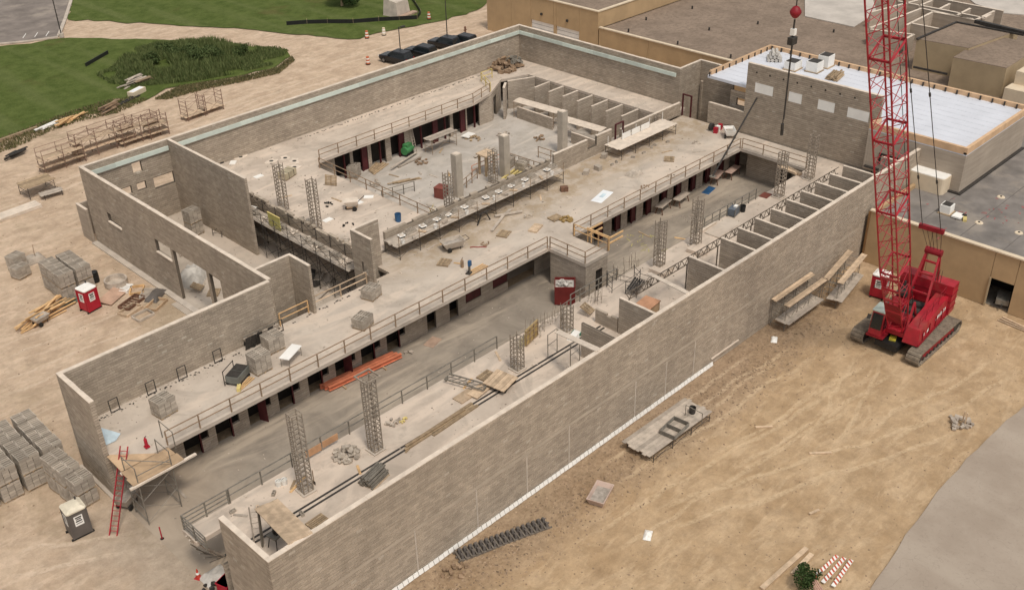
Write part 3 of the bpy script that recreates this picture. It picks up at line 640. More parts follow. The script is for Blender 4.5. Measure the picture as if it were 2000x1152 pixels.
for k in range(1,9): MB().box(61.6,-.6-k*3.6,4.601,120,-.54-k*3.6,4.61).build('roof_seam', M('seam_dark', (.14,.125,.115), .8) if k == 1 else bpy.data.materials['seam_dark'], tb, True)
# things on the white roof
def roof_unit(label, px, py, sx, sy, sz, z=8.5):
    p = P(px, py, z); t = thing('roof_unit', label, 'roof unit', p, .05)
    MB().box(-sx/2,-sy/2,.1,sx/2,sy/2,sz).build('casing', m_white, t); MB().box(-sx/2+.1,-sy/2+.1,sz,sx/2-.1,sy/2-.1,sz+.05).build('grille', m_dark, t)
    MB().box(-sx/2-.1,-sy/2-.1,0,sx/2+.1,sy/2+.1,.1).build('base', m_pallet, t); return t
roof_unit('boxy white roof unit with dark open top near the hanging hook', 1548, 135, 1.5, 1.3, .9)
roof_unit('white roof unit left of the taller roof unit', 1590, 139, 1.4, 1.3, 1.1)
roof_unit('tall white roof unit beside the wooden pallet pile', 1612, 130, 1.4, 1.2, 1.3)
def bundle(name, label, cat, px, py, z, L, n, r, m, rz=0, group=None, wd=.8):
    p = P(px, py, z); t = thing(name, label, cat, p, rz, group); k = 0; row = n
    rg = random.Random(int(px*7+py))
    lay = 0
    while k < n:
        per = max(1, int(wd/(2*r))-lay)
        for i in range(min(per, n-k)):
            y = (i-(per-1)/2)*2*r+rg.uniform(-.02,.02); z_ = r+lay*r*1.75; o = rg.uniform(-.12,.12)*L/2
            MB().bar((-L/2+o,y,z_),(L/2+o,y,z_+rg.uniform(0,.01)),r*.97,6).build('piece', m, t)
        k += per; lay += 1
    return t
bundle('roll_bundle', 'bundle of brown and white roofing rolls at the white roof corner', 'roof rolls', 1512, 118, 8.5, 1.6, 9, .2, m_cloth, .6, wd=1.8)
bundle('pallet_pile', 'pile of broken pallet boards on the white roof', 'board pile', 1630, 152, 8.5, 2.2, 12, .12, m_pallet, .2, wd=1.5)
# things on the grey roof of the right-hand building
p = P(1812,366,4.6); t = thing('roof_tank', 'rounded cream box standing on the grey roof behind the crane boom', 'tank', p)
tk = MB(); R_ = .35; pr_ = []
for cx, cy, a0 in ((.9-R_,1.7-R_,0),(-.9+R_,1.7-R_,pi/2),(-.9+R_,-1.7+R_,pi),(.9-R_,-1.7+R_,1.5*pi)):
    for k in range(4): pr_.append((cx+R_*cos(a0+k*pi/6), cy+R_*sin(a0+k*pi/6)))
tk.prism(pr_,0,1.5); tk.build('tank_body', m_cream, t, smooth=False); MB().prism([(x*.97,y*.97) for x,y in pr_],1.5,1.58).build('lid', m_white, t)
t = roof_unit('small white roof unit with dark fan on the grey roof', 1848, 415, 1.0, .9, .8, 4.6)
t = thing('roof_hatch', 'small white hatch lid on the grey roof', 'hatch', P(1871,424,4.6)); MB().box(-.5,-.4,0,.5,.4,.2).build('lid', m_white, t); MB().box(-.55,-.45,0,.55,.45,.06).build('flange', m_grey, t)
t = thing('tool_pile', 'yellow and black tools lying on the grey roof', 'tools', P(1884,430,4.6)); MB().cb((0,0,.1),(.7,.3,.2),.4).build('yellow_case', m_yel, t); MB().cb((.5,.3,.12),(.4,.3,.24)).build('black_case', m_black, t); MB().bar((-.5,.6,.05),(.9,.9,.05),.04).build('handle', m_dark, t)
mk = MB(); rk = random.Random(9); m_mark = M('red_marking_paint', (.33,.10,.10), .8, .3, 4)
for i in range(26):
    q = P(rk.uniform(1920,1998), rk.uniform(400,440), 4.6) if i < 16 else P(rk.uniform(1800,1990), rk.uniform(380,470), 4.6)
    mk.cb((q.x,q.y,4.606), (rk.uniform(.1,.5),rk.uniform(.05,.15),.008), rk.uniform(0,3))
struct(mk.build('roof_marks', m_mark), 'stuff')
for q in ((1955,385),(1990,455),(1912,435)):
    t = thing('roof_drain', 'round pale drain collar on the grey roof', 'drain', P(*q,4.6), 0, 'roof drain collars'); MB().lathe([(.35,0),(.3,.06),(.1,.06)],n=12).build('collar', m_cream, t); MB().lathe([(.09,.0),(.09,.12)],n=8).build('strainer', m_dark, t)
for q, h in (((1870,310),1.0),((1940,300),1.1),((1975,268),1.0)):
    t = thing('safety_flag', 'red safety flag post on the grey roof edge', 'flag post', P(*q,4.6), 0, 'red flag posts'); MB().bar((0,0,0),(0,0,h),.03).build('post', m_red, t); MB().box(-.02,0,h-.35,.02,.3,h).build('flag', m_redp, t)
# ======================= SITE OBJECT BUILDERS =======================
def guardrail(label, pts, m=None, h=1.1, sp=2.35, r=.042, levels=(1.1,.58), group=None, toe=None, cat='guardrail', name='guardrail', pd=0.):
    m = m or m_rail; t = thing(name, label, cat, pts[0], 0, group); pm = MB().bar((0,0,-pd),(0,0,h),r*1.25,5).mesh('post', m); o = Vector(pts[0])
    for i in range(len(pts)-1):
        a, b = Vector(pts[i]), Vector(pts[i+1]); k = max(1, round((b-a).length/sp))
        for j in range(k+(1 if i == len(pts)-2 else 0)): inst('post', pm, t, a.lerp(b, j/k)-o)
        for lv in levels: MB().bar(a-o+Vector((0,0,lv*h/1.1)), b-o+Vector((0,0,lv*h/1.1+random.uniform(-.02,.02))), r, 5).build('rail', m, t)
        if toe: MB().beam(a-o+Vector((0,0,.09)), b-o+Vector((0,0,.09)), .04, .18).build('toe_board', toe, t)
    return t
m_cage = M('rebar_cage_steel', (.30,.25,.20), .85, .25, 3)
cage_me = {}
def cage(label, p, h, w_=.66, cap=False, group='rebar column cages'):
    t = thing('column_cage', label, 'rebar cage', p, random.uniform(-.04,.04), group); a = w_/2
    vb = MB().beam((0,0,0),(0,0,h),.06,.06).mesh('upright_bar', m_cage)
    for x, y in ((-a,-a),(a,-a),(a,a),(-a,a),(0,-a),(-a,0)): inst('upright_bar', vb, t, (x,y,0))
    k = ('tie', w_)
    if k not in cage_me:
        mb = MB()
        for c0, c1 in (((-a,-a),(a,-a)),((a,-a),(a,a)),((a,a),(-a,a)),((-a,a),(-a,-a))): mb.beam((*c0,0),(*c1,0),.045,.06)
        cage_me[k] = mb.mesh('tie', m_cage)
    z = .12
    while z < h:
        inst('tie', cage_me[k], t, (0,0,z))
        z += .36
    MB().box(-a-.15,-a-.15,-.0,a+.15,a+.15,.1).build('base_pad', m_conc, t)
    if cap:
        mb = MB()
        for s in (-1,1): mb.beam((s*.55,-.6,h),(s*.55,.6,h),.07,.1); mb.beam((-.6,s*.55,h+.01),(.6,s*.55,h+.01),.07,.1)
        mb.build('head_frame', m_cage, t)
    return t
# --- hollow block with two cores ---
def hollow(l=.39, w_=.19, h=.19):
    mb = MB(); x, y = l/2, w_/2; t = .028
    mb.add([(-x,-y,0),(x,-y,0),(x,y,0),(-x,y,0),(-x,-y,h),(x,-y,h),(x,y,h),(-x,y,h)], [(0,1,5,4),(1,2,6,5),(2,3,7,6),(3,0,4,7)])
    for s in (-1,1):
        x0, x1 = (-x+t, -t/2) if s < 0 else (t/2, x-t); a, b = -y+t, y-t
        mb.add([(x0,a,h),(x1,a,h),(x1,b,h),(x0,b,h),(x0,a,.005),(x1,a,.005),(x1,b,.005),(x0,b,.005)], [(0,4,5,1),(1,5,6,2),(2,6,7,3),(3,7,4,0),(4,7,6,5)])
    mb.add([(-x,-y,h),(x,-y,h),(x,-y+t,h),(-x,-y+t,h)],[(0,1,2,3)]); mb.add([(-x,y-t,h),(x,y-t,h),(x,y,h),(-x,y,h)],[(0,1,2,3)])
    for x0, x1 in ((-x,-x+t),(-t/2,t/2),(x-t,x)): mb.add([(x0,-y+t,h),(x1,-y+t,h),(x1,y-t,h),(x0,y-t,h)],[(0,1,2,3)])
    return mb
m_blk = cmu_mat('stacked_block', (.42,.365,.305), .15)
hollow_me = hollow().mesh('block', m_blk)
def slotted(l=.585, w_=.19, h=.19, t=.032):
    mb = MB(); x, y = l/2, w_/2; a, b = x-.05, y-t
    mb.add([(-x,-y,0),(x,-y,0),(x,y,0),(-x,y,0),(-x,-y,h),(x,-y,h),(x,y,h),(-x,y,h),(-a,-b,h),(a,-b,h),(a,b,h),(-a,b,h),(-a,-b,.0),(a,-b,.0),(a,b,.0),(-a,b,.0)],
           [(0,1,5,4),(1,2,6,5),(2,3,7,6),(3,0,4,7),(4,5,9,8),(5,6,10,9),(6,7,11,10),(7,4,8,11),(8,9,13,12),(9,10,14,13),(10,11,15,14),(11,8,12,15),(12,13,14,15)])
    return mb
slot_me = slotted().mesh('block', m_blk)
def pallet_mb(l=1.2, w_=1.0, h=.13):
    sl = MB().box(-l/2,-.055,h-.025,l/2,.055,h).mesh('slat', m_pallet); st = MB().box(-.045,-w_/2,0,.045,w_/2,h-.026).mesh('stringer', m_pallet); return sl, st
PS, PST = pallet_mb()
def pallet(label, p, rz=0., group=None, tilt=None, mat=None):
    t = thing('wood_pallet', label, 'pallet', p, rz, group)
    for k in range(7): inst('slat', PS, t, (0,-.44+k*.147,0))
    for x in (-.52,0,.52): inst('stringer', PST, t, (x,0,0))
    if tilt: t.rotation_euler = (tilt[0], tilt[1], rz)
    return t
def stack_proto(layers, nx=3, ny=5, two=False):
    t = thing('block_stack', 'x', 'block pallet'); z = 0.; rg = random.Random(layers)
    for lift in range(2 if two else 1):
        mb = MB()
        for k in range(7): mb.box(-.6,-.5+k*.155,z+.09,.6,-.43+k*.155,z+.12)
        for x in (-.52,0,.52): mb.box(x-.045,-.5,z,x+.045,.5,z+.089)
        mb.build('pallet', m_pallet, t); z += .125
        last = lift == (1 if two else 0); lay = layers; lower = MB()
        for k in range(lay-(1 if last else 0)):
            for i in range(nx):
                for j in range(ny):
                    if 0 < i < nx-1 and 0 < j < ny-1: continue
                    x = (i-(nx-1)/2)*.4; y = (j-(ny-1)/2)*.2; o = rg.uniform(-.008,.008); lower.box(x-.188+o,y-.090,z+k*.2+.006,x+.188+o,y+.090,z+k*.2+.184)
        if lower.v: struct(lower.build('block_courses', m_blk, t), 'stuff')
        zt = z+(lay-1)*.2
        if last:
            for i in range(2):
                for j in range(ny): inst('block', slot_me, t, ((i-.5)*.6+rg.uniform(-.01,.01),(j-(ny-1)/2)*.2,zt))
        z += lay*.2
    return t, z
protos = {}
def block_stack(label, px, py, zbase, layers, rz=0., two=False, group=None, top=True, xy=None):
    k = (layers, two)
    if k not in protos: protos[k] = [*stack_proto(layers, two=two), False]; protos[k][0].scale = (1.12,1.12,1.)
    t, h, used = protos[k]
    p = P(px, py, zbase+(h if top else 0)); loc = Vector((xy[0], xy[1], zbase)) if xy else Vector((p.x, p.y, zbase))
    if not used:
        protos[k][2] = True; t.matrix_basis = Matrix.Translation(loc) @ Matrix.Rotation(rz, 4, 'Z') @ Matrix.Diagonal((1.12,1.12,1,1)); t['label'] = label
        if group: t['group'] = group
        return t
    r = dup(t, loc, rz, label, group); r.matrix_basis = r.matrix_basis @ Matrix.Diagonal((1.12,1.12,1,1))
    if not group and 'group' in r: del r['group']
    return r
def planks(mb_name, t, a, b, n, wd=.24, th=.05, m=None, gap=.01, jit=.1):
    a, b = Vector(a), Vector(b); d = (b-a).normalized(); s = Vector((-d.y, d.x, 0))
    for k in range(n):
        o = s*((k-(n-1)/2)*(wd+gap)); j = d*random.uniform(-jit, jit); MB().beam(a+o+j, b+o+j, wd, th).build(mb_name, m or m_wood, t)
def scaffold(label, p, rz, bays, W, zs, H, m=None, pm=None, bay=2.1, deck_n=4, rail=False, group=None, cat='scaffold', legs0=0., skipdeck=(), tr_=.03):
    """tube frames every bay, cross braces, plank decks at heights zs"""
    m = m or m_steel; t = thing('scaffold', label, cat, p, rz, group); k = ('sf', W, H, m.name, legs0, tr_)
    if k not in cage_me:
        mb = MB()
        for y in (-W/2, W/2): mb.bar((0,y,legs0),(0,y,H),tr_,5)
        z = .35+legs0
        while z < H: mb.bar((0,-W/2,z),(0,W/2,z),tr_*.8,4); z += .48 if H < 3 else .9
        cage_me[k] = mb.mesh('end_frame', m)
    for i in range(bays+1): inst('end_frame', cage_me[k], t, (i*bay,0,0))
    for i in range(bays):
        for y in (-W/2, W/2):
            z = legs0
            while z < H-.5:
                z2 = min(z+1.6, H-.1); MB().bar((i*bay,y,z+.2),((i+1)*bay,y,z2),.018,4).build('cross_brace', m, t); MB().bar((i*bay,y,z2),((i+1)*bay,y,z+.2),.018,4).build('cross_brace', m, t); z += 1.7
    for z in zs:
        if (z in skipdeck): continue
        planks('plank', t, (-.25,0,z), (bays*bay+.25,0,z), deck_n, (W-.05)/deck_n-.01, .05, pm or m_wood)
    if rail:
        for y in (-W/2, W/2):
            for lv in (.55,1.05): MB().bar((0,y,max(zs)+lv),(bays*bay,y,max(zs)+lv),.025,4).build('guard_tube', m, t)
            for i in range(bays+1): MB().bar((i*bay,y,max(zs)),(i*bay,y,max(zs)+1.1),.028,4).build('guard_post', m, t)
    return t
def ladder(label, a, b, w_=.42, m=None, group=None):
    a, b = Vector(a), Vector(b); t = thing('ladder', label, 'ladder', a, 0, group); d = b-a; s = Vector((-d.y, d.x, 0))
    s = s.normalized()*w_/2 if s.length > .01 else Vector((w_/2,0,0))
    for k in (-1,1): MB().beam(s*k, d+s*k, .05, .10).build('side_rail', m or m_red, t)
    n = int(d.length/.3)
    rm = m_steel
    for i in range(1, n): MB().bar(d*(i/n)-s, d*(i/n)+s, .022, 5).build('rung', m or m_red, t)
    return t
def tub(label, p, rz, L=1.5, W=.9, H=.6, z0=.35, m=None, fill=m_mortar, wheels=True, cat='mortar tub', handle=True):
    m = m or m_greyw; t = thing('mortar_tub', label, cat, p, rz); a, b = L/2, W/2; k = .72
    mb = MB(); bot = [(-a*k,-b*k,z0),(a*k,-b*k,z0),(a*k,b*k,z0),(-a*k,b*k,z0)]; top = [(-a,-b,z0+H),(a,-b,z0+H),(a,b,z0+H),(-a,b,z0+H)]
    itop = [(x*.93,y*.9,z0+H) for x,y,_ in top]; ib = [(x*.9,y*.88,z0+.1) for x,y,_ in bot]
    mb.v = bot+top+itop+ib; mb.f = [(3,2,1,0)]+[(i,(i+1)%4,(i+1)%4+4,i+4) for i in range(4)]+[(i+4,(i+1)%4+4,(i+1)%4+8,i+8) for i in range(4)]+[(i+8,(i+1)%4+8,(i+1)%4+12,i+12) for i in range(4)]+[(12,13,14,15)]
    mb.build('basin', m, t)
    f = MB(); f.prism([(x*.78,y*.76) for x,y,_ in top], z0+.11, z0+H*.55); f.build('mortar', fill, t)
    if wheels:
        for s in (-1,1): MB().bar((-a*.5,s*b*.8,.2),(-a*.5,s*(b*.8+.12),.2),.2,10).build('wheel', m_rub, t)
        MB().bar((-a*.5,-b*.8,.2),(-a*.5,b*.8,.2),.03,5).build('axle', m_dark, t)
        for s in (-1,1): MB().bar((a*.6,s*b*.6,0),(a*.6,s*b*.6,z0+.05),.035,5).build('leg', m_dark, t)
        st = MB()
        for s in (-1,1): st.bar((-a*.5,s*b*.7,.2),(-a*.5,s*b*.7,z0+.02),.03,4)
        st.build('wheel_bracket', m_dark, t)
    if handle:
        h = MB(); [h.bar((a*.9,s*b*.7,z0+H*.7),(a+.45,s*b*.6,z0+H*.9),.025,5) for s in (-1,1)]; h.bar((a+.45,-b*.6,z0+H*.9),(a+.45,b*.6,z0+H*.9),.025,5); h.build('handle', m_dark, t)
    return t
def boards(name, label, cat, p, rz, specs, m=None, group=None):
    """specs: (cx, cy, z, L, wd, th, rz) boards lying loose or piled"""
    t = thing(name, label, cat, p, rz, group)
    for q in specs: MB().cb(q[:3], q[3:6], q[6] if len(q) > 6 else 0, 0, q[7] if len(q) > 7 else 0).build('board', m or m_wood, t)
    return t
def rnd_boards(n, L, spread, seed, wd=.2, th=.05):
    rg = random.Random(seed); return [(rg.uniform(-spread,spread), rg.uniform(-spread,spread)*.6, .04+i*th*.6, L*rg.uniform(.6,1.1), wd*rg.uniform(.6,1.2), th, rg.uniform(-.35,.35)) for i in range(n)]
def porta(label, p, rz, m, roofm, sign=True):
    t = thing('portable_toilet', label, 'portable toilet', p, rz); a = .58; h = 2.05
    MB().box(-a,-a,.13,a,a,h).build('cabin', m, t)
    for sx in (-1,1):
        for sy in (-1,1): MB().box(sx*a-.04,sy*a-.04,.13,sx*a+.04,sy*a+.04,h+.01).build('corner_post', m, t)
    rf = MB(); R = [(-a-.06,-a-.06),(a+.06,-a-.06),(a+.06,a+.06),(-a-.06,a+.06)]
    rf.prism([(-a-.06,-a+.06),(-a+.06,-a-.06),(a-.06,-a-.06),(a+.06,-a+.06),(a+.06,a-.06),(a-.06,a+.06),(-a+.06,a+.06),(-a-.06,a-.06)], h+.012, h+.10)
    rf.hexa([(x*.93,y*.93,h+.10) for x,y in R], [(x*.6,y*.6,h+.24) for x,y in R]); rf.build('roof', roofm, t)
    d = MB().box(-a-.03,-.42,.16,-a-.001,.42,h-.08).build('door', m, t); MB().box(-a-.06,.26,1.0,-a-.031,.34,1.2).build('latch', m_dark, d)
    if sign:
        for fx in (0,1):
            if fx == 0: sg = MB().box(-a-.045,-.27,1.0,-a-.031,.27,1.75).build('sign', m_white, t)
            else: sg = MB().box(-.27,-a-.015,1.0,.27,-a-.002,1.75).build('sign', m_white, t)
            mb = MB()
            for k, (w0, z_, hh) in enumerate(((.2,1.58,.1),(.16,1.46,.08),(.2,1.30,.1),(.2,1.15,.05))):
                if fx == 0: mb.box(-a-.049,-w0,z_,-a-.0455,w0,z_+hh)
                else: mb.box(-w0,-a-.019,z_,w0,-a-.0155,z_+hh)
            mb.build('sign_lettering', m_dark, sg)
    sk = MB(); [sk.box(-.72,y-.05,0,.72,y+.05,.125) for y in (-.5,.5)]; sk.build('skid', m_black, t)
    MB().bar((.35,.35,h),(.35,.35,h+.42),.06,8).build('vent_pipe', m_dark, t)
    return t
def heap(name, label, cat, p, r, n, m, seed, h=.5, size=.2, group=None):
    """a heap of separate irregular pieces"""
    t = thing(name, label, cat, p, 0, group); rg = random.Random(seed)
    for i in range(n):
        a = rg.uniform(0,2*pi); d = r*sqrt(rg.random()); z = max(0.,h*(1-d/r))*rg.random()+size*.3
        MB().cb((d*cos(a),d*sin(a),z),(size*rg.uniform(.6,1.6),size*rg.uniform(.5,1.1),size*rg.uniform(.4,.9)),rg.uniform(0,3),rg.uniform(-.5,.5),rg.uniform(-.4,.4)).build('piece', m, t)
    return t
def tarp_pile(label, p, L, W, H, seed, m, rz=0., cat='covered pile', name='tarpaulin_pile'):
    t = thing(name, label, cat, p, rz); rg = random.Random(seed); n = 14; mb = MB()
    for j in range(n+1):
        for i in range(n+1):
            u, v = i/n*2-1, j/n*2-1; e = max(abs(u), abs(v)); z = H*max(0, 1-e**4)*(.75+.35*mnoise.noise((u*2.2+seed, v*2.2, 1)))
            mb.v.append((u*L/2*(1+.06*mnoise.noise((u*3,v*3,seed))), v*W/2*(1+.06*mnoise.noise((v*3,u*3,seed+3))), max(0.01, z)+.03*mnoise.noise((u*7,v*7,seed))))
    mb.f = [(j*(n+1)+i, j*(n+1)+i+1, (j+1)*(n+1)+i+1, (j+1)*(n+1)+i) for j in range(n) for i in range(n)]
    mb.build('cover', m, t, smooth=True); return t
def bucket(label, p, m, r=.16, h=.38, group=None, cat='bucket', name='bucket'):
    t = thing(name, label, cat, p, 0, group); MB().lathe([(r*.85,0),(r,h),(r*.9,h),(r*.75,.05)],n=12).build('pail', m, t)
    MB().bar((-r,0,h),(0,0,h+.1),.01,4).bar((0,0,h+.1),(r,0,h),.01,4).build('handle', m_dark, t); return t
# ======================= NEAR POD =======================
guardrail('long brown guardrail above the row of cell doors on the far deck', [(3.4,17.46,D),(39.2,17.46,D)], pd=.32)
guardrail('guardrail on the stair room roof above the red bin', [(39.36,17.3,D),(39.36,13.35,D),(42.2,13.35,D)], pd=.3)
guardrail('brown guardrail above the maroon cell doors toward the boarded windows', [(42.5,17.46,D),(67.75,17.46,D)], pd=.32)
guardrail('guardrail on the end walkway below the boarded window wall', [(67.88,17.3,D),(67.88,9.95,D)], pd=.32)
guardrail('steel guardrail along the near deck beside the tall lattice cages', [(3.2,9.75,D),(25.6,9.75,D)], m_steel, sp=2.35, pd=.2)
guardrail('steel corner railing with bars at the open end of the near deck', [(3.1,9.75,D),(.1,9.75,D),(.1,7.2,D)], m_steel, sp=1.4, levels=(1.1,.8,.5,.2))
guardrail('grey pipe railing beside the stair room and shoring frames', [(33.5,9.7,D),(39.,9.7,D)], m_steel, sp=1.2)
guardrail('grey pipe railing beside the black bucket on the near walkway', [(49.8,9.75,D),(58.9,9.75,D)], m_steel, sp=1.2, levels=(1.1,.6,.25))
g2 = guardrail('new timber guardrail at the deck edge beside the wall stub', [(16.6,24.0,D),(19.2,24.0,D)], m_wood2, sp=2.6, r=.05)
guardrail('weathered timber guardrail above the pit by the holed pier', [(19.8,24.1,D),(25.0,24.1,D)], m_wood, sp=2.6, r=.05)
guardrail('timber guardrail around the stair opening beside the stair room', [(42.45,17.3,D),(42.45,13.4,D)], m_wood2, sp=2., r=.05)
for i, (px, py) in enumerate(((1140,450),(1172,470),(1200,482))):
    pass
t = thing('stair_guard', 'yellow timber guard frame at the stair opening', 'guard frame', (43.4,14.6,D)); 
for y in (-1.1,1.2):
    MB().beam((-.9,y,1.05),(1.0,y,1.05),.09,.14).build('top_rail', m_wood2, t); MB().beam((-.9,y,.55),(1.0,y,.55),.09,.14).build('mid_rail', m_wood2, t)
for y in (-1.1,0,1.2): MB().beam((-.9,y,-.28),(-.9,y,1.1),.09,.09).build('post', m_wood2, t)
MB().beam((-.9,-1.2,1.2),(-.9,1.3,1.2),.1,.14).build('top_rail', m_wood2, t)
# cages
cage('tall lattice cage on the near deck closest to the open end', (6.96,7.32,D), 5.9)
cage('tall lattice cage with a wide head frame beside the orange beams', (12.31,7.26,D), 5.7, cap=True)
cage('short lattice cage beside the pallet and board cart', (24.83,6.9,D), 2.9)
cage('short lattice cage beside the tilted pallet', (30.86,7.68,D), 2.2)
cage('lattice cage beside the shoring truss and concrete block', (42.85,8.4,D), 4.4)
cage('lattice cage on a concrete block beside the crossed bars', (47.97,8.5,D), 4.4)
cage('lattice cage beside the red mat on the near walkway', (60.72,8.45,D), 4.45)
cage('lattice cage at the far end of the near walkway by the boarded wall', (65.95,8.46,D), 4.45)
for q in ((1285,527),(1357,488)):
    p = P(*q, D); t = thing('concrete_pad', 'rough pale concrete block under a lattice cage', 'concrete block', (p.x,p.y-.2,D), .05, 'pads under the cages'); MB().box(-.75,-.8,.0,.75,.55,.34).build('pad_body', m_deck2, t); MB().box(-.5,-.95,0,.35,-.81,.2).build('pad_step', m_deck2, t)
# shoring truss along the top of the upper cell fronts
tr = thing('shoring_truss', 'dark lattice truss spanning the open cell fronts of the near deck', 'truss', (34.2,4.85,5.72)); L = 30.2; hh = .62
m_trs = M('truss_brown', (.15,.122,.095), .8, .3, 3)
for z in (0,hh): MB().beam((0,0,z),(L,0,z),.07,.05).build('chord', m_trs, tr)
k = 0; x = 0.
lm = MB().beam((0,0,0),(.42,0,hh),.04,.05).mesh('lacing_bar', m_trs); lm2 = MB().beam((0,0,hh),(.42,0,0),.04,.05).mesh('lacing_bar', m_trs); lm3 = MB().beam((0,0,0),(0,0,hh),.05,.05).mesh('upright', m_trs)
while x < L-.4:
    inst('lacing_bar', lm if k % 2 else lm2, tr, (x,0,0)); x += .42; k += 1
    if k % 3 == 0: inst('upright', lm3, tr, (x,0,0))
for x in (0.4, 7.5, 11.6, 16.3, 21., 25.7, 29.9): MB().beam((x,.02,-2.2),(x,.02,0),.08,.08).build('prop', m_trs, tr)
# rubble and blocks inside the open upper cells
for i, (px, py, n_) in enumerate(((1480,462,8),(1395,505,10),(1420,500,7),(1300,540,9),(1525,432,7))):
    p = P(px, py, D); heap('rubble_heap', ['rubble behind the seventh upper partition','rubble heap in the widest open upper cell','brown scraps beside the widest open cell wall','rubble among the plank frames near the shoring truss','rubble by the fifth upper partition'][i], 'rubble', (p.x,min(p.y,4.2),D), .6, n_, m_greyw if i != 2 else m_ply, 30+i, .4, .22)
# pale plank bridges from deck props to the wall top
def bridge(label, a, b, n, m=None, z=None, wd=.24):
    t = thing('plank_bridge', label, 'plank', a); planks('plank', t, (0,0,0), Vector(b)-Vector(a), n, wd, .05, m or m_greyw); return t
def at_wall(px): # point on the front wall top under a pixel column
    best = min((abs(proj((x*.1,.15,WT))[0]-px), x*.1) for x in range(0, 700)); return best[1]
a = PX(502,985,0); 
pa = P(520,985,6.4); bridge('wide pale plank platform resting on the near wall top', (pa.x,pa.y,6.45), (at_wall(588),.15,WT+.10), 5, m_wood, wd=.28)
t = thing('trestle', 'wooden trestle holding up the wide plank platform', 'trestle', (pa.x,pa.y,D))
for dx in (-.6,.6): MB().beam((dx,.2,0),(dx,-.1,2.9),.1,.1).build('leg', m_steel, t)
MB().beam((-.7,-.05,2.86),(.7,-.05,2.86),.1,.1).build('head_bar', m_steel, t)
pa = P(1088,648,6.3); bridge('long white plank bridge beside the short upper partition', (pa.x,pa.y,6.35), (at_wall(1170),.15,WT+.10), 2, m_top, wd=.26)
pa = P(1268,535,6.4); bridge('pale plank bridge near the shoring truss', (pa.x,pa.y,6.45), (at_wall(1345),.15,WT+.10), 2, m_top, wd=.2)
for px, py, lab in ((1070,700,'first'),(1115,720,'second'),(1098,640,'third')):
    p = P(px,py,D); t = thing('prop_frame', 'grey steel prop frame standing beside the long white plank bridge', 'prop frame', (p.x,max(p.y,4.2),D), .1, 'prop frames by the plank bridge')
    for dx in (0,1.1): MB().bar((dx,0,0),(dx,0,2.0),.035,5).build('leg', m_steel, t)
    MB().bar((0,0,2.0),(1.1,0,2.0),.03,5).build('head_tube', m_steel, t); MB().bar((0,0,1.1),(1.1,0,1.1),.025,5).build('tie_tube', m_steel, t)
p = P(1258,596,D); t = thing('plywood_box', 'brown plywood box behind the plank bridge near the truss', 'plywood box', (35.6,4.0,D), .12)
MB().box(-.9,-.6,0,.9,.6,1.7).build('box_body', m_ply, t); MB().box(-.95,-.65,1.7,.95,.65,1.76).build('lid', M('plywood_lid', (.52,.28,.17), .8), t)
# stored pieces on the near deck
t = bundle('pipe_bundle', 'strapped bundle of dark steel pipes on the near deck', 'pipe bundle', 730, 935, D, 1.7, 22, .085, m_steel, .25, wd=1.2)
MB().cb((0,0,.02),(1.6,1.3,.04)).build('bearer', m_wood, t)
heap('block_heap', 'loose heap of grey blocks on the near deck beside the tall cages', 'block heap', P(677,890,D), .85, 46, m_blk, 4, .75, .26)
t = boards('timber_pile', 'long brown timbers lying along the slot in the near deck', 'timber', P(860,835,D), .03, [(0,0,.06,6.2,.22,.1,0),(.4,.24,.06,5.6,.2,.1,.01),(-.3,.1,.16,5.2,.2,.1,-.01),(1.2,-.22,.05,4.2,.2,.08,.02)], m_pallet)
t = boards('timber_offcut', 'thin dark board beside the long brown timbers', 'timber', P(805,870,D), .3, [(0,0,.03,1.6,.12,.05,0)], m_pallet)
pallet('flat slatted pallet beside the board cart on the near deck', P(951,736,D), .1)
t = thing('board_cart', 'low wheeled cart stacked with pale boards on the near deck', 'cart', P(978,752,D), .25)
for k in range(6): MB().cb((-.1+.03*k,-.75+k*.3,.42+.01*(k%2)),(1.9,.28,.06)).build('board', m_wood, t)
MB().box(-.8,-.7,.3,.8,.7,.36).build('bed', m_dark, t)
for x in (-.6,.6):
    for y in (-.72,.72): MB().bar((x,y-.05,.15),(x,y+.05,.15),.15,10).build('wheel', m_rub, t); 
t2 = MB(); [t2.box(x-.04,-.72,.14,x+.04,.72,.3) for x in (-.6,.6)]; t2.build('axle', m_dark, t)
tr2 = thing('lattice_panel', 'dark lattice frame panel lying across the near deck by the railing', 'lattice frame', P(868,748,D), radians(-72))
for y in (0,.7): MB().beam((0,y,.35),(3.1,y,.35),.08,.08).build('chord', m_steel, tr2)
for k in range(6): MB().beam((k*.52,0,.35),(k*.52+.52,.7,.35),.05,.05).build('lacing_bar', m_steel, tr2)
for k in range(2): MB().beam((k*3.,.35,0),(k*3.,.35,.34),.08,.3).build('foot', m_steel, tr2)
t = boards('board_stack', 'pale boards stacked flat beside the slatted pallet', 'boards', P(925,768,D), .05, [(-.6,.2,.05,1.6,.9,.08,0),(.3,-.2,.13,1.5,.9,.07,.1)], m_wood)
heap('rag_pile', 'small pile of crumpled grey offcuts beside the railing', 'scrap pile', P(768,826,D), .5, 12, m_greyw, 11, .3, .2)
heap('rag_pile', 'pale scrap pile with yellow rope beside the railing', 'scrap pile', P(788,822,D), .35, 8, m_yel, 12, .2, .14)
for i, q in enumerate(((545,948),(556,945))): bucket('white plastic bucket beside the railing of the near deck', P(*q, D), m_white, .2, .4, 'white buckets by the railing')
t = boards('orange_mesh_panel', 'orange snow fence panel tied to the near railing', 'fence panel', (8.6,9.55,D), 0, [(.6,.0,.5,1.2,.04,.55,0),(1.9,.0,.55,1.2,.04,.5,0)], M('faded_orange', (.52,.30,.17), .8))
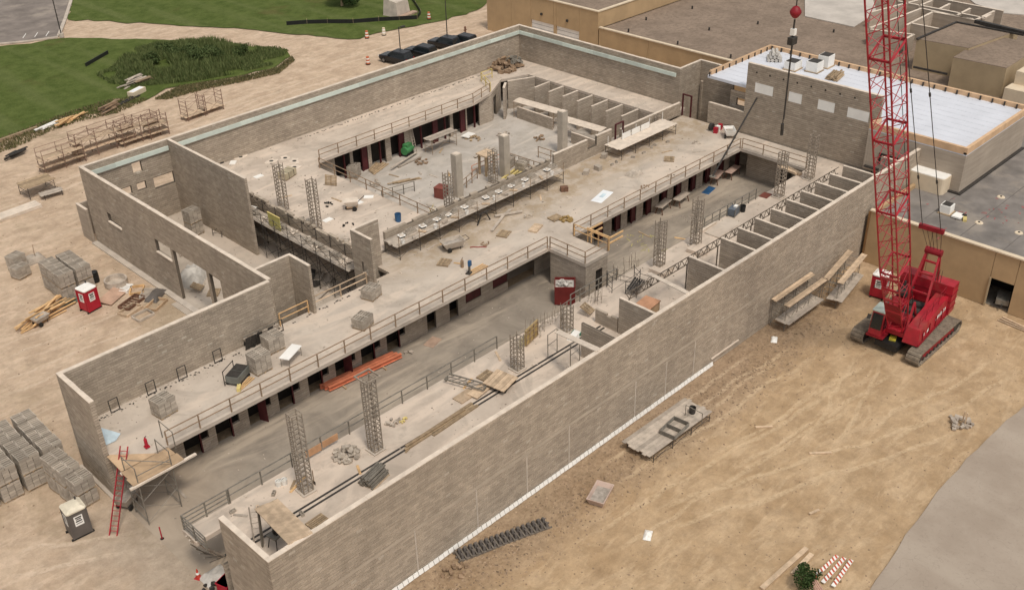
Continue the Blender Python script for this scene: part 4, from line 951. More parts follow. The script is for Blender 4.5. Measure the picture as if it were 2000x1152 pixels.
t = thing('hand_truck', 'upright shovel standing beside the tall cage at the open end', 'shovel', P(614,945,D)); MB().bar((0,0,0),(0,0,1.1),.03).build('shaft', m_rail, t); MB().box(-.02,-.12,0,.02,.12,.25).build('blade', m_dark, t)
t = pallet('dark slatted pallet leaning near the wide plank platform', (P(622,1022,D)), .05)
blk = thing('saw_bench', 'dark masonry saw bench in the corner of the near deck', 'saw bench', P(545,1062,D), .2)
MB().box(-.5,-.35,.8,.5,.35,.9).build('table', m_steel, blk); [MB().bar((x,y,0),(x*.7,y*.7,.8),.03).build('leg', m_dark, blk) for x in (-.5,.5) for y in (-.35,.35)]; MB().bar((0,-.06,1.15),(0,.06,1.15),.28,14).build('blade', m_dark, blk); MB().box(-.2,-.2,.9,.2,.1,1.1).build('motor', m_dark, blk)
bundle('rail_bundle', 'dark rails lying in the corner of the near deck beside the saw bench', 'rails', 562, 1060, D, 2.0, 5, .06, m_dark, .3, wd=1.6)
ladder('aluminium step ladder standing in the corner of the near deck', P(506,1062,D), P(506,1062,D)+Vector((.35,.5,2.3)), .5, m_greyw)
for i, q in enumerate(((455,1000),(535,965),(590,1005))):
    t = thing('loose_block', ['hollow block lying by the corner railing','hollow block lying beside the plank platform','grey block near the deck slot'][i], 'block', P(*q, D), i*.7); inst('block_body', hollow_me, t)
# right-hand end of the near walkway
bucket('black bucket standing on the near walkway', P(1450,413,D), m_black, .28, .6)
t = thing('generator', 'blue grey portable generator on the near walkway', 'generator', P(1432,420,D), .2); MB().box(-.5,-.35,.12,.5,.35,.75).build('engine', M('blue_grey_metal', (.11,.13,.16), .5), t); 
for y in (-.36,.36): MB().bar((-.55,y,.05),(-.55,y,.85),.03).bar((-.55,y,.85),(.55,y,.85),.03).bar((.55,y,.85),(.55,y,.05),.03).build('frame_tube', m_steel, t)
MB().cb((.2,-.1,.82),(.4,.3,.14)).build('tank', m_white, t)
t = thing('red_mat', 'dark red mat lying on the near walkway', 'mat', P(1495,382,D), .1); MB().box(-.55,-.4,0,.55,.4,.05).build('mat_body', M('oxide_red', (.17,.05,.035), .8), t)
t = thing('plywood_sheet', 'pale plywood sheet lying on the near walkway', 'plywood sheet', P(1412,445,D), .02); MB().box(-1.8,-.75,.0,1.8,.75,.04).build('sheet_body', m_deck, t); MB().box(-1.9,-.82,0,-1.82,.6,.1).build('edge_batten', m_greyw, t)
t = boards('timber_edge', 'white timber lying at the walkway edge beside the crossed bars', 'timber', P(1383,445,D), radians(2), [(0,0,.1,2.2,.25,.2,0)], m_top)
t = thing('bar_bundle', 'bent bars crossing at the lattice cage above the day room', 'bars', (47.6,8.7,D+3.0))
for k in range(5): MB().bar((-1.2,-.5+.2*k,.1*k-.2),(1.4,.35-.15*k,.25-.1*k),.03).build('bar', m_cage, t)
bucket('black round bin by the boarded window wall', P(1640,302,D), m_black, .35, .75)
heap('rebar_scrap', 'tangled steel scraps at the foot of the boarded window wall', 'scrap pile', P(1612,298,D), .9, 22, m_steel, 21, .8, .28)
for i, (a, b) in enumerate((((1535,350),(1572,318)),((1505,362),(1545,335)))):
    pass
t = boards('formwork', 'timber formwork leaning over the end walkway edge', 'formwork', P(1545,336,D), radians(80), [(0,0,.15,2.4,.25,.2,0),(.1,.5,.3,2.2,.2,.2,.04),(0,-.4,.1,2.0,.2,.15,-.05)], m_wood)
# rebar nests and scaffold frames in front of the stair room
for i, (px, py) in enumerate(((1060,640),(1092,625),(1205,540),(1235,520),(1165,590),(1045,650))):
    p = P(px, py, D); t = thing('rebar_nest', ['starter bar nest beside the yellow mesh','starter bar nest beside the short cage','starter bar nest by the grey pipe railing','tall starter bars near the walkway edge','starter bars by the stair room railing','bent starter bars by the yellow panel'][i], 'starter bars', p)
    rg = random.Random(40+i)
    for k in range(12): 
        a = rg.uniform(0,6.28); d = rg.uniform(.1,.8); MB().bar((d*cos(a),d*sin(a),0),(d*cos(a)+rg.uniform(-.1,.1),d*sin(a)+rg.uniform(-.1,.1),rg.uniform(.5,1.3)),.022,4).build('bar', m_cage, t)
    MB().bar((-.8,-.3,.4),(.8,.3,.45),.022,4).bar((-.7,.4,.5),(.8,-.4,.4),.022,4).build('tie_bar', m_cage, t)
t = thing('formwork_sheet', 'yellow ribbed formwork panel standing on the near deck', 'form panel', P(1038,665,D), radians(14))
MB().box(-.9,-.03,.05,.9,.03,1.35).build('sheet', M('form_ply', (.46,.33,.14), .8), t)
for k in range(4): MB().box(-.9+k*.57,-.09,.05,-.82+k*.57,-.031,1.35).build('rib', m_pallet, t)
for z in (.05,.5,.95,1.3): MB().box(-.9,-.12,z,.9,-.091,z+.06).build('waler', m_pallet, t)
t = boards('formwork_sheet', 'pale ply offcut leaning beside the ribbed yellow panel', 'form panel', P(1022,672,D), radians(14), [(-.3,-.2,.5,1.1,.05,.9,0)], M('pale_yellow_ply', (.50,.44,.26), .8))
pallet('slatted pallet tilted on the deck beside the short cage', P(1146,612,D)+Vector((0,0,.4)), .4, tilt=(.5,.25))
t = thing('green_bag', 'white and green bag on the deck by the plank bridge', 'bag', P(1122,658,D), .3); MB().hexa([(-.6,-.35,0),(.6,-.35,0),(.6,.35,0),(-.6,.35,0)],[(-.45,-.25,.3),(.5,-.25,.26),(.5,.22,.3),(-.4,.22,.34)]).build('bag_body', m_white, t); MB().box(.2,-.36,.02,.61,.36,.2).build('green_band', M('bag_green', (.05,.16,.10), .6), t)
scaffold('low steel shoring frame beside the stair room', P(1190,566,D), radians(-25), 1, 1.0, (), 1.5, m_dark, bay=2.4)
scaffold('dark shoring frames stacked beside the plywood box', P(1232,578,D), radians(8), 1, 1.0, (), 1.2, m_dark, bay=2.2)
t = thing('dark_bundle', 'bundle of dark boards leaning by the shoring frame', 'boards', P(1250,568,D), radians(20)); [MB().cb((0,.18*k,.35+.05*k),(2.0,.14,.08),0,.5).build('board', m_dark, t) for k in range(5)]
# day room floor
def ibeam(label, a, b, group):
    a, b = Vector(a), Vector(b); t = thing('steel_beam', label, 'steel beam', a, atan2((b-a).y,(b-a).x), group); L = (b-a).length
    MB().box(0,-.13,0,L,.13,.03).build('bottom_flange', m_orange, t); MB().box(0,-.012,.03,L,.012,.30).build('web', m_orange, t); MB().box(0,-.13,.30,L,.13,.33).build('top_flange', m_orange, t)
a, b = P(634,760,.2), P(776,694,.2); s = Vector((.15,-.33,0)); d = (b-a)
for k, lab in enumerate(('orange steel beam lying in front of the cell doors, nearest the doors','orange steel beam in the middle of its row of three','orange steel beam of the row, nearest the tall cage')):
    ibeam(lab, (a.x+s.x*(k-1),a.y+s.y*(k-1),.15), (b.x+s.x*(k-1),b.y+s.y*(k-1),.15), 'orange beams')
for i, f in enumerate((.2,.75)):
    q = a.lerp(b, f); t = thing('bearer', 'timber bearer under the orange beams', 'timber', (q.x,q.y,.03), radians(85), 'bearers under the orange beams'); MB().box(-.9,-.06,0,.9,.06,.118).build('bearer_body', m_pallet, t)
t = thing('red_bin', 'dark red steel bin filled with scraps in the day room', 'bin', P(1103,586,.03), radians(42)); a = .85
MB().box(-a,-a,.06,a,-a+.06,1.75).build('side_panel', M('bin_red', (.16,.022,.02), .55), t); m_bin = bpy.data.materials['bin_red']
MB().box(-a,a-.06,.06,a,a,1.75).build('side_panel', m_bin, t); MB().box(-a,-a+.06,.06,-a+.06,a-.06,1.75).build('side_panel', m_bin, t); MB().box(a-.06,-a+.06,.06,a,a-.06,1.75).build('side_panel', m_bin, t); MB().box(-a+.06,-a+.06,.06,a-.06,a-.06,1.5).build('filling', m_cloth, t)
for z in (.06,1.68): MB().box(-a-.03,-a-.03,z,a+.03,-a-.001,z+.08).build('rim', m_bin, t)
for s in (-1,1): MB().box(-a,s*.5-.1,0,a,s*.5+.1,.058).build('skid', m_dark, t)
h = heap('scrap_load', 'pale scraps and foam piled on the red bin', 'scraps', P(1103,586,.03)+Vector((0,0,1.52)), .6, 12, m_cloth, 8, .35, .3)
heap('scrap_pile', 'pink and brown scraps beside the cell door in the day room', 'scrap pile', P(800,690,.03), .4, 7, m_greyw, 15, .2, .2)
t = thing('plywood_sheet', 'pale pink plywood sheet lying on the day room floor', 'plywood sheet', P(845,668,.03), .3); MB().box(-.7,-.45,0,.7,.45,.03).build('sheet_body', M('pink_ply', (.40,.28,.21), .8), t)
for i, (px, py, rz) in enumerate(((1330,398,.15),(1295,412,.2),(1430,345,.15),(1400,355,.3))):
    t = thing('saw_table', ['board table below the maroon doors beside the bent bars','board table next to the bent bars','pink trestle bench before the far cell doors','small trestle bench before the far cell doors'][i], 'work table', P(px,py,.03), rz)
    MB().box(-1.1,-.4,.8,1.1,.4,.86).build('top', m_greyw if i < 2 else M('pink_board', (.48,.34,.28), .8), t)
    for x in (-.9,.9):
        for y in (-.3,.3): MB().beam((x,y*1.3,0),(x*.9,y*.6,.8),.07,.07).build('leg', m_rust, t)
t = thing('blue_tarp', 'blue tarpaulin lying before the far cell doors', 'tarpaulin', P(1384,372,.03), .2); MB().hexa([(-.9,-.4,0),(.9,-.4,0),(.9,.4,0),(-.9,.4,0)],[(-.7,-.3,.12),(.8,-.3,.06),(.7,.3,.15),(-.8,.3,.05)]).build('cloth', m_blue, t)
for i, q in enumerate(((1310,470),(1325,462))):
    pass
mk = MB(); rk = random.Random(4); m_ymark = M('yellow_marking', (.42,.38,.14), .9, .3, 3)
for i in range(22):
    q = P(rk.uniform(1225,1330), rk.uniform(458,492), .03); mk.cb((q.x,q.y,.036),(rk.uniform(.2,.7),rk.uniform(.04,.09),.008),rk.uniform(0,3))
struct(mk.build('floor_markings', m_ymark), 'stuff')
# far deck: stacks, frames, tables, tools
block_stack('block pallet on the far deck closest to the blue tarpaulin', 315, 775, D, 6, .12)
block_stack('tall block pallet beside the tool cart on the far deck', 503, 688, D, 7, .05)
block_stack('tall block pallet beside the white work table', 530, 652, D, 6, .0)
block_stack('half used block pallet alone in the middle of the far deck', 707, 616, D, 4, .3)
block_stack('small block pallet at the deck edge by the timber guardrail', 724, 560, D, 4, .3)
t = thing('work_table', 'white folding work table beside the block pallets on the far deck', 'work table', P(570,705,D), .45)
MB().box(-.95,-.4,.76,.95,.4,.82).build('top', m_white, t); [MB().bar((x,y,0),(x,y,.76),.025).build('leg', m_steel, t) for x in (-.85,.85) for y in (-.33,.33)]
for i, (px, py) in enumerate(((230,806),(302,772),(364,744),(430,708),(549,650))):
    p = P(px, py, D); t = thing('wire_frame', 'black rectangular wire frame standing at the foot of the wall on the far deck', 'wire frame', (p.x,23.3,D), random.uniform(-.1,.1), 'black wire frames along the wall')
    for x in (-.32,.32): MB().bar((x,0,0),(x,.05,1.0),.035,5).build('upright', m_dark, t)
    for z in (.06,1.0): MB().bar((-.32,0.05*(z>.5),z),(.32,0.05*(z>.5),z),.035,5).build('cross_tube', m_dark, t)
t = thing('tool_cart', 'grey two lidded tool cart with yellow tools on the far deck', 'tool cart', P(466,742,D), .5)
MB().box(-.8,-.5,.25,.8,.5,.8).build('chest', M('cart_grey', (.16,.165,.15), .5), t); [MB().box(s*.4-.36,-.45,.8,s*.4+.36,.45,.84).build('lid', m_dark, t) for s in (-1,1)]
[MB().bar((x,y-.05,.13),(x,y+.05,.13),.13,8).build('wheel', m_rub, t) for x in (-.6,.6) for y in (-.5,.5)]; MB().box(-.7,-.48,.12,.7,.48,.25).build('chassis', m_dark, t)
for z in (.25,1.2): MB().bar((-.9,.55,z),(.5,.55,z),.035).build('rack_tube', m_dark, t)
for x in (-.9,.5): MB().bar((x,.55,.05),(x,.55,1.25),.035).build('rack_post', m_dark, t)
MB().cb((-1.0,-.6,.15),(.6,.25,.28),.4).build('yellow_tool', m_yel, t)
t = thing('timber_offcut', 'orange lumber and cable lying by the tool cart', 'timber', P(484,750,D), .35); [MB().cb((0,.16*k,.05),(1.5,.1,.06),.05*k).build('board', m_wood2, t) for k in range(3)]
t = thing('shelf_rack', 'row of dark framed screens leaning on the wall of the far deck', 'screens', (P(470,672,D).x,22.95,D), .0)
for k in range(6): 
    f = MB().cb((k*.48,0,.6),(.44,.05,1.15),0,.25).build('screen', m_dark if k not in (3,5) else m_greyw, t)
MB().beam((-.25,.08,1.2),(2.7,.08,1.2),.06,.06).build('top_bar', m_steel, t)
t = tub('mortar tub with crumpled bags beside the tall block pallet', P(492,672,D)+Vector((0,0,0)), .5, 1.0, .7, .4, .3)
for i, (px, py, rz) in enumerate(((868,514,.5),(984,458,.4))):
    pallet(['empty slatted pallet on the far deck beside the drill stand','empty slatted pallet on the far deck beside the plank pile'][i], P(px,py,D), rz)
t = boards('board_stack', 'flat stack of pale boards on the far deck beside two pallets', 'boards', P(1046,447,D), .35, [(0,0,.08,1.5,.8,.14,0)], m_wood)
pallet('broken pallet frame beside the sand heap on the far deck', P(1085,427,D), -.1)
heap('sand_tray', 'brown board tray holding a heap of sand on the far deck', 'sand tray', P(1106,430,D), .5, 12, M('sand_brown', (.30,.20,.08), .9), 17, .15, .3)
p = P(1176,384,D); t = thing('plastic_sheet', 'white plastic sheet laid flat on the far deck', 'plastic sheet', p, .25)
MB().hexa([(-1.3,-.55,0),(1.3,-.55,0),(1.3,.55,0),(-1.3,.55,0)],[(-1.25,-.5,.05),(1.25,-.5,.05),(1.25,.5,.06),(-1.25,.5,.05)]).build('sheet_body', m_plastic, t); MB().box(-.3,-.2,.062,.5,.15,.09).build('taped_bag', M('pale_blue', (.55,.66,.72), .6), t)
t = thing('drill_stand', 'blue core drill on a black stand beside lumber on the far deck', 'core drill', P(916,534,D), .3)
MB().box(-.25,-.2,0,.25,.2,.1).build('base', m_dark, t); MB().bar((0,0,.1),(0,0,1.2),.05,6).build('column', m_dark, t); MB().box(-.14,-.22,.75,.14,.0,1.2).build('motor', m_blue, t); MB().bar((0,-.11,.1),(0,-.11,.75),.06,8).build('core_bit', m_steel, t)
t = thing('water_can', 'dark slim water can standing by the core drill', 'water can', P(903,522,D)); MB().lathe([(.13,0),(.14,.6),(.06,.72),(.05,.8)],n=10).build('can_body', m_rail, t); MB().bar((0,0,.8),(.12,0,.9),.02).build('nozzle', m_dark, t)
t = boards('lumber_row', 'fresh orange boards laid along the edge of the far deck', 'lumber', P(936,529,D), .05, [(0,k*.25,.05,2.0,.12,.06,0) for k in range(3)], m_wood2)
tub('angular pale mortar tub with red hose beside the masons scaffold', P(884,486,D), -.3, 2.0, 1.2, .55, .3)
t = thing('red_hose', 'red hose end lying by the angular mortar tub', 'hose', P(918,484,D)); [MB().bar((k*.25,-.25*k+.1*(k%2),.05),(k*.25+.25,-.25*k-.25+.1*((k+1)%2),.05),.05,5).build('hose_length', M('hose_red', (.28,.07,.06), .7), t) for k in range(4)]
for i, (px, py) in enumerate(((950,476),(1030,424),(1260,365),(1310,345),(1240,340),(1360,280))):
    heap('scrap_pile', ['small dark scraps on the far deck below the masons scaffold','scraps beside the steel trestle on the far deck','scraps beside the white plastic sheet','grey netting heap near the maroon doors guardrail','wood crumbs near the right scaffold','scraps near the lower wall hole'][i], 'scrap pile', P(px,py,D), .45, 8, m_greyw if i % 2 else m_rail, 60+i, .12, .14)
tarp_pile('grey netting heap on the far deck near the guardrail', P(1238,341,D), 1.6, 1.1, .5, 3, m_greyw, cat='netting', name='netting_heap')
pallet('flat pallet near the right scaffold on the far deck', P(1307,312,D), .6)
for i, (px, py) in enumerate(((1145,340),(1168,332),(1102,373),(1180,308))):
    t = thing('loose_block', ['loose block on the far deck right of the masons scaffold','loose block beside the low wall stub','red brown clay block on the far deck','pale block bundle by the steel post'][i], 'block', P(px,py,D), .5+i); MB().box(-.35,-.25,0,.35,.25,.45).build('block_body', [m_blk,m_blk,m_rust,m_blk][i], t)
t = tub('round white mortar tub at the foot of the lower wall', P(1424,268,D), .8, 1.5, 1.1, .6, .35, m_white)
t = thing('red_can', 'red and white fuel cans beside the round mortar tub', 'fuel cans', P(1400,258,D), .2); [MB().box(-.5+k*.55,-.2,0,-.1+k*.55,.2,.6).build('can', (m_redp,m_white,m_redp)[k], t) for k in range(3)]
t = thing('hose_reel', 'dark hose reel by the lower wall corner', 'hose reel', P(1389,255,D)); MB().bar((0,-.15,.4),(0,.15,.4),.4,12).build('reel', m_dark, t); MB().box(-.3,-.2,0,.3,.2,.08).build('stand', m_steel, t)
a = PX(1478,192,71.3); b = P(1392,345,D); t = thing('wall_brace', 'long dark pipe brace leaning on the boarded window wall', 'wall brace', b); MB().bar((0,0,.05),a-b,.09,6).build('pipe', m_dark, t); MB().box(-.25,-.25,0,.25,.25,.06).build('foot_plate', m_steel, t)
t = boards('plank_pile', 'crossed pale planks lying under the masons scaffold', 'planks', P(985,425,D), .1, [(-1.2,-.3,.12,3.4,.25,.12,.35),(.6,0,.16,2.6,.25,.12,-.55),(1.0,.4,.06,1.2,.3,.1,.2)], m_greyw)
# blue tarpaulin and the scaffold at the open end
t = thing('blue_tarp', 'pale blue tarpaulin hung over the wall corner of the far deck', 'tarpaulin', (.36,21.3,D)); MB().add([(0,-.9,.02),(0,1.1,.02),(0.02,.9,1.5),(.9,-1.0,.05),(1.5,-.5,.03),(.35,.6,.75)],[(0,3,5,2),(3,4,5),(4,1,5),(1,2,5)]).build('cloth', M('pale_blue_tarp', (.48,.58,.64), .6), t)
sc = scaffold('steel scaffold with plywood platform and red ladder at the open end', (.25,16.35,.03), 0, 1, 1.7, (), 3.3, bay=2.3, tr_=.04)
for k in range(2): MB().cb((1.4,-.45+k*.88,3.44),(3.5-.2*k,.86,.05),.02*k).build('platform_board', m_ply, sc)
MB().add([(-.2,.9,3.44),(2.2,.9,3.44),(.1,2.9,3.46),(-.15,2.9,3.46),(-.2,.9,3.49),(2.2,.9,3.49),(.1,2.9,3.51),(-.15,2.9,3.51)],[(0,1,2,3),(7,6,5,4),(0,4,5,1),(1,5,6,2),(2,6,7,3),(3,7,4,0)]).build('platform_board', m_ply, sc)
MB().beam((-.6,-.92,3.34),(4.0,-.85,3.34),.2,.12).build('bearer', m_top, sc); MB().beam((-.3,.85,3.34),(3.0,.85,3.34),.2,.12).build('bearer', m_top, sc)
for x in (0,2.3):
    for y in (-.85,.85): MB().bar((x,y,3.3),(x,y,4.6),.035).build('guard_post', m_steel, sc)
MB().bar((0,-.85,4.0),(2.3,-.85,3.95),.03).bar((0,-.85,4.55),(0,.85,4.55),.03).bar((2.3,.85,4.55),(2.3,-.85,4.55),.03).bar((0,.85,4.3),(2.3,-.85,3.7),.03).build('guard_tube', m_steel, sc)
for y in (-.85,.85): MB().bar((3.3,y+1.2,3.5),(3.3,y+1.2,4.9),.035).build('guard_post', m_steel, sc)
MB().bar((3.3,.35,4.85),(3.3,2.05,4.85),.03).build('guard_tube', m_steel, sc)
e = P(287,872,D+.1); t = thing('fire_extinguisher', 'red fire extinguisher on a stand by the scaffold platform', 'fire extinguisher', (e.x,e.y,D+.08)); MB().lathe([(.09,.1),(.11,.15),(.11,.6),(.06,.7),(.04,.78)],n=12).build('cylinder', m_redp, t); MB().box(-.15,-.15,0,.15,.15,.1).build('stand', m_redp, t); MB().bar((0,0,.78),(.12,0,.82),.03).build('valve', m_dark, t)
ladder('long red ladder leaning on the scaffold platform at the open end', P(221,1046,0), P(246,884,3.6)+Vector((0,0,.55)), .5)
tub('grey mortar cart parked under the scaffold at the open end', P(252,985,.03), .5, 1.6, 1.0, .6, .35)
t = thing('caution_post', 'thin red marker post on the ground by the scaffold', 'marker post', P(317,1052,0)); MB().bar((0,0,0),(0,0,1.0),.04,6).build('post', m_redp, t); MB().lathe([(.14,0),(.12,.06)],n=8).build('foot', m_black, t)
def cone(label, p, group=None):
    t = thing('traffic_cone', label, 'traffic cone', p, .4, group); MB().box(-.2,-.2,0,.2,.2,.04).build('base', m_redp, t); MB().lathe([(.16,.04),(.03,.72)],n=12).build('cone_body', M('cone_red', (.46,.05,.03), .6), t); MB().lathe([(.113,.34),(.085,.48)],n=12).build('reflective_band', m_white, t)
cone('red traffic cone with white band below the corner railing', P(388,1128,0))
ladder('short red ladder lying against the return wall', P(440,1165,0), P(452,1112,1.3), .45)
t = thing('red_crate', 'red plastic crate beside the short red ladder', 'crate', P(450,1150,0), .3); MB().box(-.6,-.4,0,.6,.4,.9).build('crate_body', m_redp, t); MB().box(-.64,-.44,.8,.64,.44,.9).build('rim', m_redp, t)
t = thing('pipe_pair', 'two grey pipes leaning from the deck railing to the ground', 'pipes', P(430,1090,0)); a = P(430,1090,0)
for k in (0,1):
    q = P(364,1046+12*k,D+.3)-a; MB().bar((.25*k,0,.05),q+Vector((.2*k,0,0)),.06,6).build('pipe', m_greyw, t)
for k in range(5):
    q = P(372+9*k,1062+9*k,D-.2)-a; MB().bar((-.4+.18*k,.9-.25*k,.03),q,.028,5).build('tube', m_steel, t)
heap('scrap_pile', 'dark clamps and couplers on the ground by the return wall', 'scrap pile', P(420,1150,0), .7, 16, m_dark, 33, .3, .22)
tarp_pile('pale sheeting draped below the corner railing', P(420,1125,0), 1.6, 1.3, .35, 6, m_cloth, cat='sheeting', name='sheeting')
# ======================= SECOND POD AND CORNER ROOM =======================
guardrail('guardrail along the far deck of the second day room above dark doorways', [(37.3,47.2,D),(58.7,47.2,D),(62.3,48.2,D)], m_rail, pd=.3)
guardrail('steel guardrail between the dusty deck and the second day room floor', [(36.12,45.6,D),(36.12,28.2,D)], m_rail, pd=.3)
guardrail('yellow timber rail at the corner deck of the second day room', [(62.6,48.4,D),(64.2,51.6,D),(66.,51.6,D)], m_yel, sp=1.6, r=.05)
cage('tall lattice cage on the dusty deck beside the corner room wall', (28.2,40.3,D), 4.75)
cage('tall lattice cage on the dusty deck beside the yellow mesh', (27.9,34.8,D), 5.0)
cage('lattice cage behind the masons scaffold beside the red box', (38.0,28.4,.03), 7.6)
cage('lattice cage behind the masons scaffold between two pale columns', (50.4,35.6,.03), 3.6)
p = P(1222,285,D); cage('small lattice cage standing at the right scaffold', (p.x,p.y,D), 1.5, .5); p = P(1284,252,D); cage('small lattice cage at the end of the right scaffold', (p.x,p.y,D), 1.6, .5)
m_col = M('column_concrete', (.44,.385,.32), .9, .12, 1.2, bump=.1)
for i, (x, y, h) in enumerate(((45.9,36.1,4.6),(52.4,35.9,4.6),(61.0,35.6,4.8))):
    t = thing('concrete_column', ['pale square concrete column beside the red box','pale square concrete column beside the orange guard frame','pale square concrete column before the open cell partitions'][i], 'column', (x,y,.03))
    a = .42; MB().prism([(-a+.05,-a),(a-.05,-a),(a,-a+.05),(a,a-.05),(a-.05,a),(-a+.05,a),(-a,a-.05),(-a,-a+.05)],0,h).build('shaft', m_col, t); MB().box(-.3,-.3,h,.3,.3,h+.05).build('top_grout', m_top, t)
    for k in (-1,1): MB().box(a+.001,k*.22-.04,.0,a+.04,k*.22+.04,2.2).build('form_strip', m_rail, t)
# masons scaffold along the half built wall
ms = scaffold('long masons scaffold with planks, mortar boards and blocks on the far deck', (29.4,26.1,D), 0, 9, 1.9, (1.25,), 1.25, m_dark, m_greyw, bay=2.25, deck_n=7)
for k in range(10): MB().bar((k*2.25,-.94,1.2),(k*2.25,-.94,2.2),.028,5).build('guard_post', m_rail, ms)
for k in range(9): MB().bar((k*2.25,-.94,1.75),(k*2.25+2.25,-.94,1.75+random.uniform(-.03,.03)),.02,4).build('guard_tube', m_rail, ms)
rg = random.Random(77)
for k in range(10):
    x = 30.4+k*1.95+rg.uniform(-.5,.5); z = D+1.28
    t = thing('mortar_board', 'white mortar board with mortar on the masons scaffold', 'mortar board', (x+rg.uniform(-.2,.2),26.3,z), rg.uniform(-.3,.3), 'mortar boards on the long scaffold'); MB().box(-.28,-.28,.16,.28,.28,.2).build('board', m_white, t); MB().box(-.2,-.2,0,.2,.2,.158).build('stand', m_dark, t); MB().lathe([(.24,.2),(.16,.27),(.05,.31)],n=7).build('mortar', m_conc, t)
    t = thing('block_row', 'low stack of grey blocks waiting on the masons scaffold', 'block stack', (x+.95,26.45,z), rg.uniform(-.05,.05), 'block stacks on the long scaffold')
    for i in range(3):
        for j in range(rg.choice((2,3))): inst('block', hollow_me, t, ((i-1)*.4,(j-1)*.2,0)); 
        if i < 2: inst('block', hollow_me, t, ((i-.5)*.4,0,.2))
t = thing('mixer_drum', 'white bins and mixer at the end of the masons scaffold', 'mixer', P(768,478,D), .2); MB().box(-.5,-.4,0,.5,.4,.9).build('frame_box', m_white, t); MB().lathe([(.25,.9),(.4,1.2),(.3,1.5)],n=12).build('drum', m_greyw, t); MB().cb((.75,0,.45),(.35,.6,.8)).build('side_bin', m_greyw, t)
t = thing('steel_trestle', 'dark braced trestle below the masons scaffold', 'trestle', P(945,435,D), 0); [MB().beam((x,0,0),(x*.3,0,1.0),.09,.09).build('leg', m_dark, t) for x in (-.8,.8)]; MB().beam((-.6,0,1.0),(.6,0,1.0),.1,.1).build('top_bar', m_dark, t)
# lower masons scaffold between corner room and dusty deck
ls = scaffold('tall masons scaffold rising from the corner room to the dusty deck', (26.0,27.2,.03), pi/2, 8, 1.55, (3.42,), 4.6, m_dark, m_greyw, bay=2.05, deck_n=6)
for lv in (4.0,4.5): MB().bar((0,.77,lv),(16.4,.77,lv),.026,4).build('guard_tube', m_steel, ls)
t = thing('yellow_mesh', 'yellow mesh panel hung on the tall masons scaffold', 'mesh panel', (25.6,37.9,D)); MB().box(-.04,-.9,.05,.04,.9,1.3).build('mesh_sheet', M('mesh_yellow', (.46,.42,.14), .8), t); MB().box(-.06,-.95,1.3,.06,.95,1.36).build('top_rail', m_yel, t)
for i, (px, py) in enumerate(((500,385),(520,470),(575,440),(640,490),(660,505))):
    p = P(px,py,D); heap('rubble_heap', 'broken blocks and mortar along the tall masons scaffold', 'rubble', (27.9 if i else 26.6,p.y,D), .7, 14, m_blk, 80+i, .35, .26, group='rubble along the tall scaffold')
for i, y in enumerate((29.6,32.1,37.6,42.)):
    t = thing('block_row', 'low stack of grey blocks on the tall masons scaffold', 'block stack', (26.1,y,3.5), pi/2, 'block stacks on the tall scaffold')
    for a in range(3):
        for b in range(2): inst('block', hollow_me, t, ((a-1)*.4,(b-.5)*.2,0)); inst('block', hollow_me, t, ((a-1)*.4,(b-.5)*.2,.2))
for i, (px, py) in enumerate(((492,395),(505,403))):
    p = P(px,py,D); t = thing('mortar_board', 'white mortar board beside the corner room wall', 'mortar board', (26.2+i*.2,p.y,3.48), .3, 'mortar boards by the corner room'); MB().box(-.35,-.35,.1,.35,.35,.14).build('board', m_white, t); MB().box(-.2,-.2,0,.2,.2,.1).build('stand', m_dark, t)
# dusty deck
for i, (px, py) in enumerate(((470,307),(557,309),(575,315),(545,326),(575,327),(530,315),(440,290))):
    p = P(px,py,D); t = thing('grout_patch', 'pale spilled grout around a dark pocket on the dusty deck', 'grout patch', (p.x,p.y,D), i*.6, 'grout patches on the dusty deck')
    mb = MB(); rg = random.Random(i); mb.prism([((.75+rg.uniform(-.25,.2))*cos(a*pi/7), (.55+rg.uniform(-.2,.15))*sin(a*pi/7)) for a in range(14)], .002, .03); mb.build('grout', m_top, t); MB().lathe([(.22,.03),(.2,.045)],n=8).build('pocket', m_dark, t)
t = thing('wrapped_pack', 'beige wrapped pack of blocks on the dusty deck', 'wrapped pack', P(562,346,D), .35); MB().box(-.85,-.5,.12,.85,.5,.72).build('pack', M('wrap_beige', (.42,.36,.25), .7), t); MB().box(-.8,-.45,0,.8,.45,.12).build('pallet', m_pallet, t)
[MB().box(x-.03,-.51,.12,x+.03,.51,.73).build('strap', m_dark, t) for x in (-.4,.4)]
t = thing('mortar_buggy', 'three wheeled mortar buggy on the dusty deck', 'mortar buggy', P(688,408,D), -.6); MB().hexa([(-.4,-.3,.35),(.4,-.3,.35),(.4,.3,.35),(-.4,.3,.35)],[(-.75,-.5,.9),(.6,-.5,.9),(.6,.5,.9),(-.75,.5,.9)]).build('hopper', m_top, t)
[MB().bar((.2,s*.5,.22),(.2,s*.62,.22),.22,10).build('wheel', m_rub, t) for s in (-1,1)]; MB().bar((-.5,-.08,.14),(-.5,.08,.14),.14,10).build('wheel', m_rub, t); MB().box(-.5,-.25,.2,.5,.25,.35).build('chassis', m_ply, t); MB().bar((.5,0,.6),(1.2,0,1.2),.04).build('handle', m_dark, t); MB().cb((.35,0,.55),(.35,.4,.4)).build('engine', m_pallet, t)
bucket('blue barrel beside the guardrail on the dusty deck', P(778,432,D), m_blue, .3, .75, cat='barrel', name='barrel')
t = pallet('orange pallet leaning upright on the guardrail of the dusty deck', P(648,361,D)+Vector((0,0,.5)), radians(-60), tilt=(radians(75),0)); 
